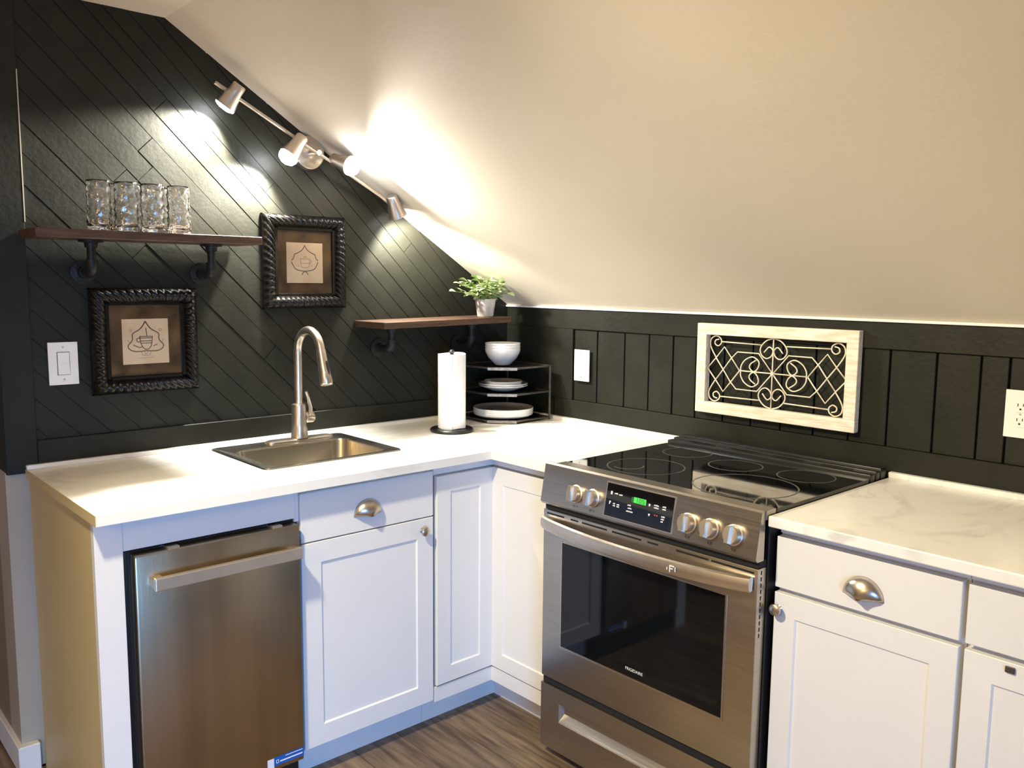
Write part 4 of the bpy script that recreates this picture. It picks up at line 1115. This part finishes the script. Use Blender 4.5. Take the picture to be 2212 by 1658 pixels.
# ============================================================ paper towels
tx, ty = -0.535, -0.285
th_ = thing('paper_towel_holder', 'black upright paper towel holder with a round base', 'towel holder', (tx, ty, H))
bm = bmesh.new(); lathe(bm, [(0.0, 0.0), (0.078, 0.0), (0.081, 0.003), (0.081, 0.009), (0.077, 0.013), (0.0, 0.0135)], (tx, ty, H + 0.0003), 40); obj('base', bm, m_black, th_, smooth=True)
bm = bmesh.new(); lathe(bm, [(0.0, 0.013), (0.007, 0.013), (0.007, 0.292), (0.010, 0.294), (0.011, 0.299), (0.007, 0.305), (0.0, 0.307)], (tx, ty, H), 16); obj('rod', bm, m_black, th_, smooth=True)
bm = bmesh.new(); n = 48; z0, z1 = H + 0.0145, H + 0.291; seam = R(233)
def rt(a):
    da = (a - seam) % (2 * math.pi)
    base = 0.0515
    # last sheet lifts a little before its free edge: flat tangent piece
    if da > 2 * math.pi - R(55):
        u = (da - (2 * math.pi - R(55))) / R(55); return base + 0.006 * u ** 2
    return base + 0.0006 * math.sin(5 * a)
angs = [seam + 2 * math.pi * k / n for k in range(n)] + [seam + 2 * math.pi - 0.004]
outb, outt = [], []
for a in angs:
    r = rt(a); fl = 1.0
    outb.append(bm.verts.new((tx + r * math.cos(a), ty + r * math.sin(a), z0 + 0.002 * math.sin(3 * a)))); outt.append(bm.verts.new((tx + r * math.cos(a), ty + r * math.sin(a), z1 + 0.002 * math.sin(2 * a + 1))))
inb = [bm.verts.new((tx + 0.020 * math.cos(a), ty + 0.020 * math.sin(a), z0)) for a in angs]; intp = [bm.verts.new((tx + 0.020 * math.cos(a), ty + 0.020 * math.sin(a), z1 - 0.003)) for a in angs]
m_ = len(angs)
for k in range(m_):
    j = (k + 1) % m_
    for A, B in ((outb, outt), (outt, intp), (intp, inb), (inb, outb)): bm.faces.new((A[k], A[j], B[j], B[k]))
tr_ = obj('paper_towel_roll', bm, m_paper, None, smooth=True, loc=(tx, ty, z0)); tag(tr_, 'white roll of paper towels standing on its black holder', 'paper towels')

# ============================================================ corner rack with dishes
rk = thing('corner_rack', 'dark three-tier metal corner rack holding bowls and plates', 'rack', (-0.2, -0.2, H))
poly = [(-0.037, -0.037), (-0.318, -0.037), (-0.322, -0.240), (-0.240, -0.322), (-0.054, -0.316)]
tiers = [H + 0.006, H + 0.112, H + 0.215]
for z in tiers:
    bm = bmesh.new(); prism(bm, poly, z, z + 0.003, 'xy')
    sh_ = obj('tier', bm, m_iron, rk)
    bm = bmesh.new()
    tube(bm, [(x, y, z + 0.004) for x, y in poly], 0.0042, 8, closed=True)
    o = obj('rim_wire', bm, m_gun, sh_, smooth=True)
    bm = bmesh.new()
    (xa, ya_), (xb_, yb2) = poly[2], poly[3]
    nrm_ = Vector((-1, -1, 0)).normalized() * 0.0045
    vs = []
    for off in (0.0, 0.0016):
        for (xx, yy_) in ((xa, ya_), (xb_, yb2)):
            for zz in (z - 0.003, z + 0.0075): vs.append(bm.verts.new(Vector((xx, yy_, zz)) + nrm_ + nrm_.normalized() * off))
    for f in ((0, 1, 3, 2), (4, 6, 7, 5), (0, 4, 5, 1), (2, 3, 7, 6), (0, 2, 6, 4), (1, 5, 7, 3)): bm.faces.new([vs[i] for i in f])
    o = obj('front_plate', bm, m_gunl, sh_); o['label'] = 'lighter metal strip on the front edge'
for (xx, yy_) in (poly[0], poly[1], poly[4]):
    bm = bmesh.new(); tube(bm, [(xx, yy_, H + 0.0005), (xx, yy_, tiers[-1] + 0.006)], 0.0050, 8); obj('post', bm, m_gun, rk, smooth=True)

def stack(name, cat, group, prof_fn, c, z, n, dz, labels):
    first = None
    for k in range(n):
        if first is None:
            bm = bmesh.new(); lathe(bm, prof_fn, (0, 0, 0), 44); first = o = obj(name, bm, m_dish, None, smooth=True, loc=(0, 0, 0))
        else:
            o = first.copy(); COL.objects.link(o)
        o.location = (c[0], c[1], z + k * dz); tag(o, labels[k], cat, group)
# dinner plates with upright walls
pr_dp = [(0, 0.0), (0.085, 0.0), (0.112, 0.003), (0.1215, 0.010), (0.1235, 0.019), (0.1225, 0.0205), (0.1200, 0.0195), (0.1150, 0.0095), (0.100, 0.0075), (0, 0.0065)]
ps = (-0.195, -0.190)
stack('dinner_plate', 'plate', 'dinner plates on the bottom tier', pr_dp, ps, tiers[0] + 0.0085, 3, 0.0085,
      ['white dinner plate at the bottom of the stack on the lowest rack tier', 'white dinner plate in the middle of the stack on the lowest rack tier', 'white dinner plate topping the stack on the lowest rack tier'])
pr_sp = [(0, 0.0), (0.050, 0.0), (0.056, 0.004), (0.098, 0.020), (0.1005, 0.0225), (0.099, 0.0240), (0.094, 0.0225), (0.060, 0.0085), (0, 0.0065)]
stack('rimmed_plate', 'plate', 'rimmed plates on the middle tier', pr_sp, (-0.205, -0.200), tiers[1] + 0.0085, 2, 0.0075,
      ['white wide-rimmed plate lying lowest on the middle rack tier', 'white wide-rimmed plate second from below on the middle rack tier'])
pr_sa = [(0, 0.0), (0.050, 0.0), (0.070, 0.005), (0.0785, 0.016), (0.0775, 0.0180), (0.0750, 0.0165), (0.067, 0.0085), (0, 0.0065)]
stack('small_plate', 'plate', 'small plates on the middle tier', pr_sa, (-0.205, -0.200), tiers[1] + 0.0235, 2, 0.0075,
      ['small white plate sitting under another on the rimmed plates', 'small white plate on top of the middle rack tier'])
pr_bw = [(0, 0.0), (0.030, 0.0), (0.034, 0.004), (0.058, 0.028), (0.0700, 0.052), (0.0725, 0.064), (0.0715, 0.066), (0.0690, 0.064), (0.0660, 0.052), (0.054, 0.030), (0.032, 0.009), (0, 0.007)]
stack('bowl', 'bowl', 'nested bowls on the top tier', pr_bw, (-0.205, -0.195), tiers[2] + 0.0085, 3, 0.0115,
      ['white bowl at the bottom of the nested stack on the rack top', 'white bowl in the middle of the nested stack on the rack top', 'white bowl uppermost in the nested stack on the rack top'])

# ============================================================ track light on the gable wall
tl = thing('track_light', 'nickel four-head track light running along the sloping ceiling edge', 'track light', (-0.965, 0, 1.925))
bm = bmesh.new(); lathe(bm, [(0.0, -0.030), (0.050, -0.030), (0.056, -0.026), (0.058, -0.012), (0.058, -0.0015), (0.0, -0.0015)], (-0.962, 0, 1.925), 36, 'y')
obj('canopy', bm, m_satin, tl, smooth=True)
by = -0.085
def bar_z(x): return 2.097 + (x + 1.322) * (1.773 - 2.097) / (-0.680 + 1.322)
bm = bmesh.new(); tube(bm, [(-1.322, by, bar_z(-1.322)), (-0.955, by, bar_z(-0.955))], 0.0062, 10); obj('bar', bm, m_satin, tl, smooth=True)
bm = bmesh.new(); tube(bm, [(-0.957, by - 0.004, bar_z(-0.957)), (-0.640, by - 0.004, bar_z(-0.640))], 0.0062, 10); obj('bar', bm, m_satin, tl, smooth=True)
bm = bmesh.new(); tube(bm, [(-0.962, -0.028, 1.922), (-0.962, by - 0.008, 1.918)], 0.010, 12); obj('swivel', bm, m_satin, tl, smooth=True)
heads = [((-1.268, by, bar_z(-1.268)), (-0.46, 0.38, -0.80), 0.0, 2), ((-1.050, by, bar_z(-1.050)), (-0.58, 0.10, -0.80), -0.022, 1), ((-0.895, by, bar_z(-0.895)), (0.30, -0.80, -0.30), 0.012, 1), ((-0.668, by, bar_z(-0.668)), (0.50, 0.22, -0.84), 0.0, 0)]
SPOT = [24.0, 19.0, 12.0, 8.5]
ANG = [112, 125, 132, 132]
for k, (p, d, drop, dome) in enumerate(heads):
    p = Vector(p); d = Vector(d).normalized()
    side = Vector((0, -0.022, 0))
    c = p + side + Vector((0, 0, drop))
    bm = bmesh.new()
    tube(bm, [c - d * 0.030, c - d * 0.026, c - d * 0.004, c + d * 0.030, c + d * 0.052], [0.0185, 0.0215, 0.0225, 0.029, 0.0345], 26, cap=False)
    fcs = [v for v in bm.verts]
    # close the back
    ev = [v for v in bm.verts if (v.co - (c - d * 0.030)).length < 0.0195]
    bm.faces.new(ev)
    bmesh.ops.recalc_face_normals(bm, faces=bm.faces)
    bmesh.ops.solidify(bm, geom=list(bm.faces), thickness=0.0015)
    hd = obj('lamp_head', bm, m_satin, tl, smooth=True)
    bm = bmesh.new(); tube(bm, [p, c - d * 0.002], 0.007, 10); obj('joint', bm, m_satin, hd, smooth=True)
    bm = bmesh.new(); a, b = frame_at(d); n = 24; rings = []
    for r, hh in (((0.0265, 0.030), (0.0325, 0.050), (0.0325, 0.062), (0.027, 0.074), (0.015, 0.081), (0.0, 0.083)) if dome == 1 else ((0.0265, 0.030), (0.0330, 0.051), (0.0300, 0.058), (0.016, 0.063), (0.0, 0.064)) if dome == 2 else ((0.0255, 0.024), (0.0305, 0.045), (0.027, 0.049), (0.014, 0.051), (0.0, 0.0515))):
        if r == 0: rings.append([bm.verts.new(c + d * hh)])
        else: rings.append([bm.verts.new(c + d * hh + (a * math.cos(2 * math.pi * q_ / n) + b * math.sin(2 * math.pi * q_ / n)) * r) for q_ in range(n)])
    for A, B in zip(rings[:-1], rings[1:]):
        for q_ in range(n):
            if len(B) == 1: bm.faces.new((A[q_], A[(q_ + 1) % n], B[0]))
            else: bm.faces.new((A[q_], A[(q_ + 1) % n], B[(q_ + 1) % n], B[q_]))
    bl = obj('bulb', bm, m_bulb, hd, smooth=True); bl['label'] = 'lit frosted lamp face'
    lp = c + d * (0.090 if dome == 1 else 0.070)
    add_light('track_spot_light', 'SPOT', lp, SPOT[k], (1.0, 0.96, 0.88), lp + d, 0.022, angle=ANG[k], blend=0.4)
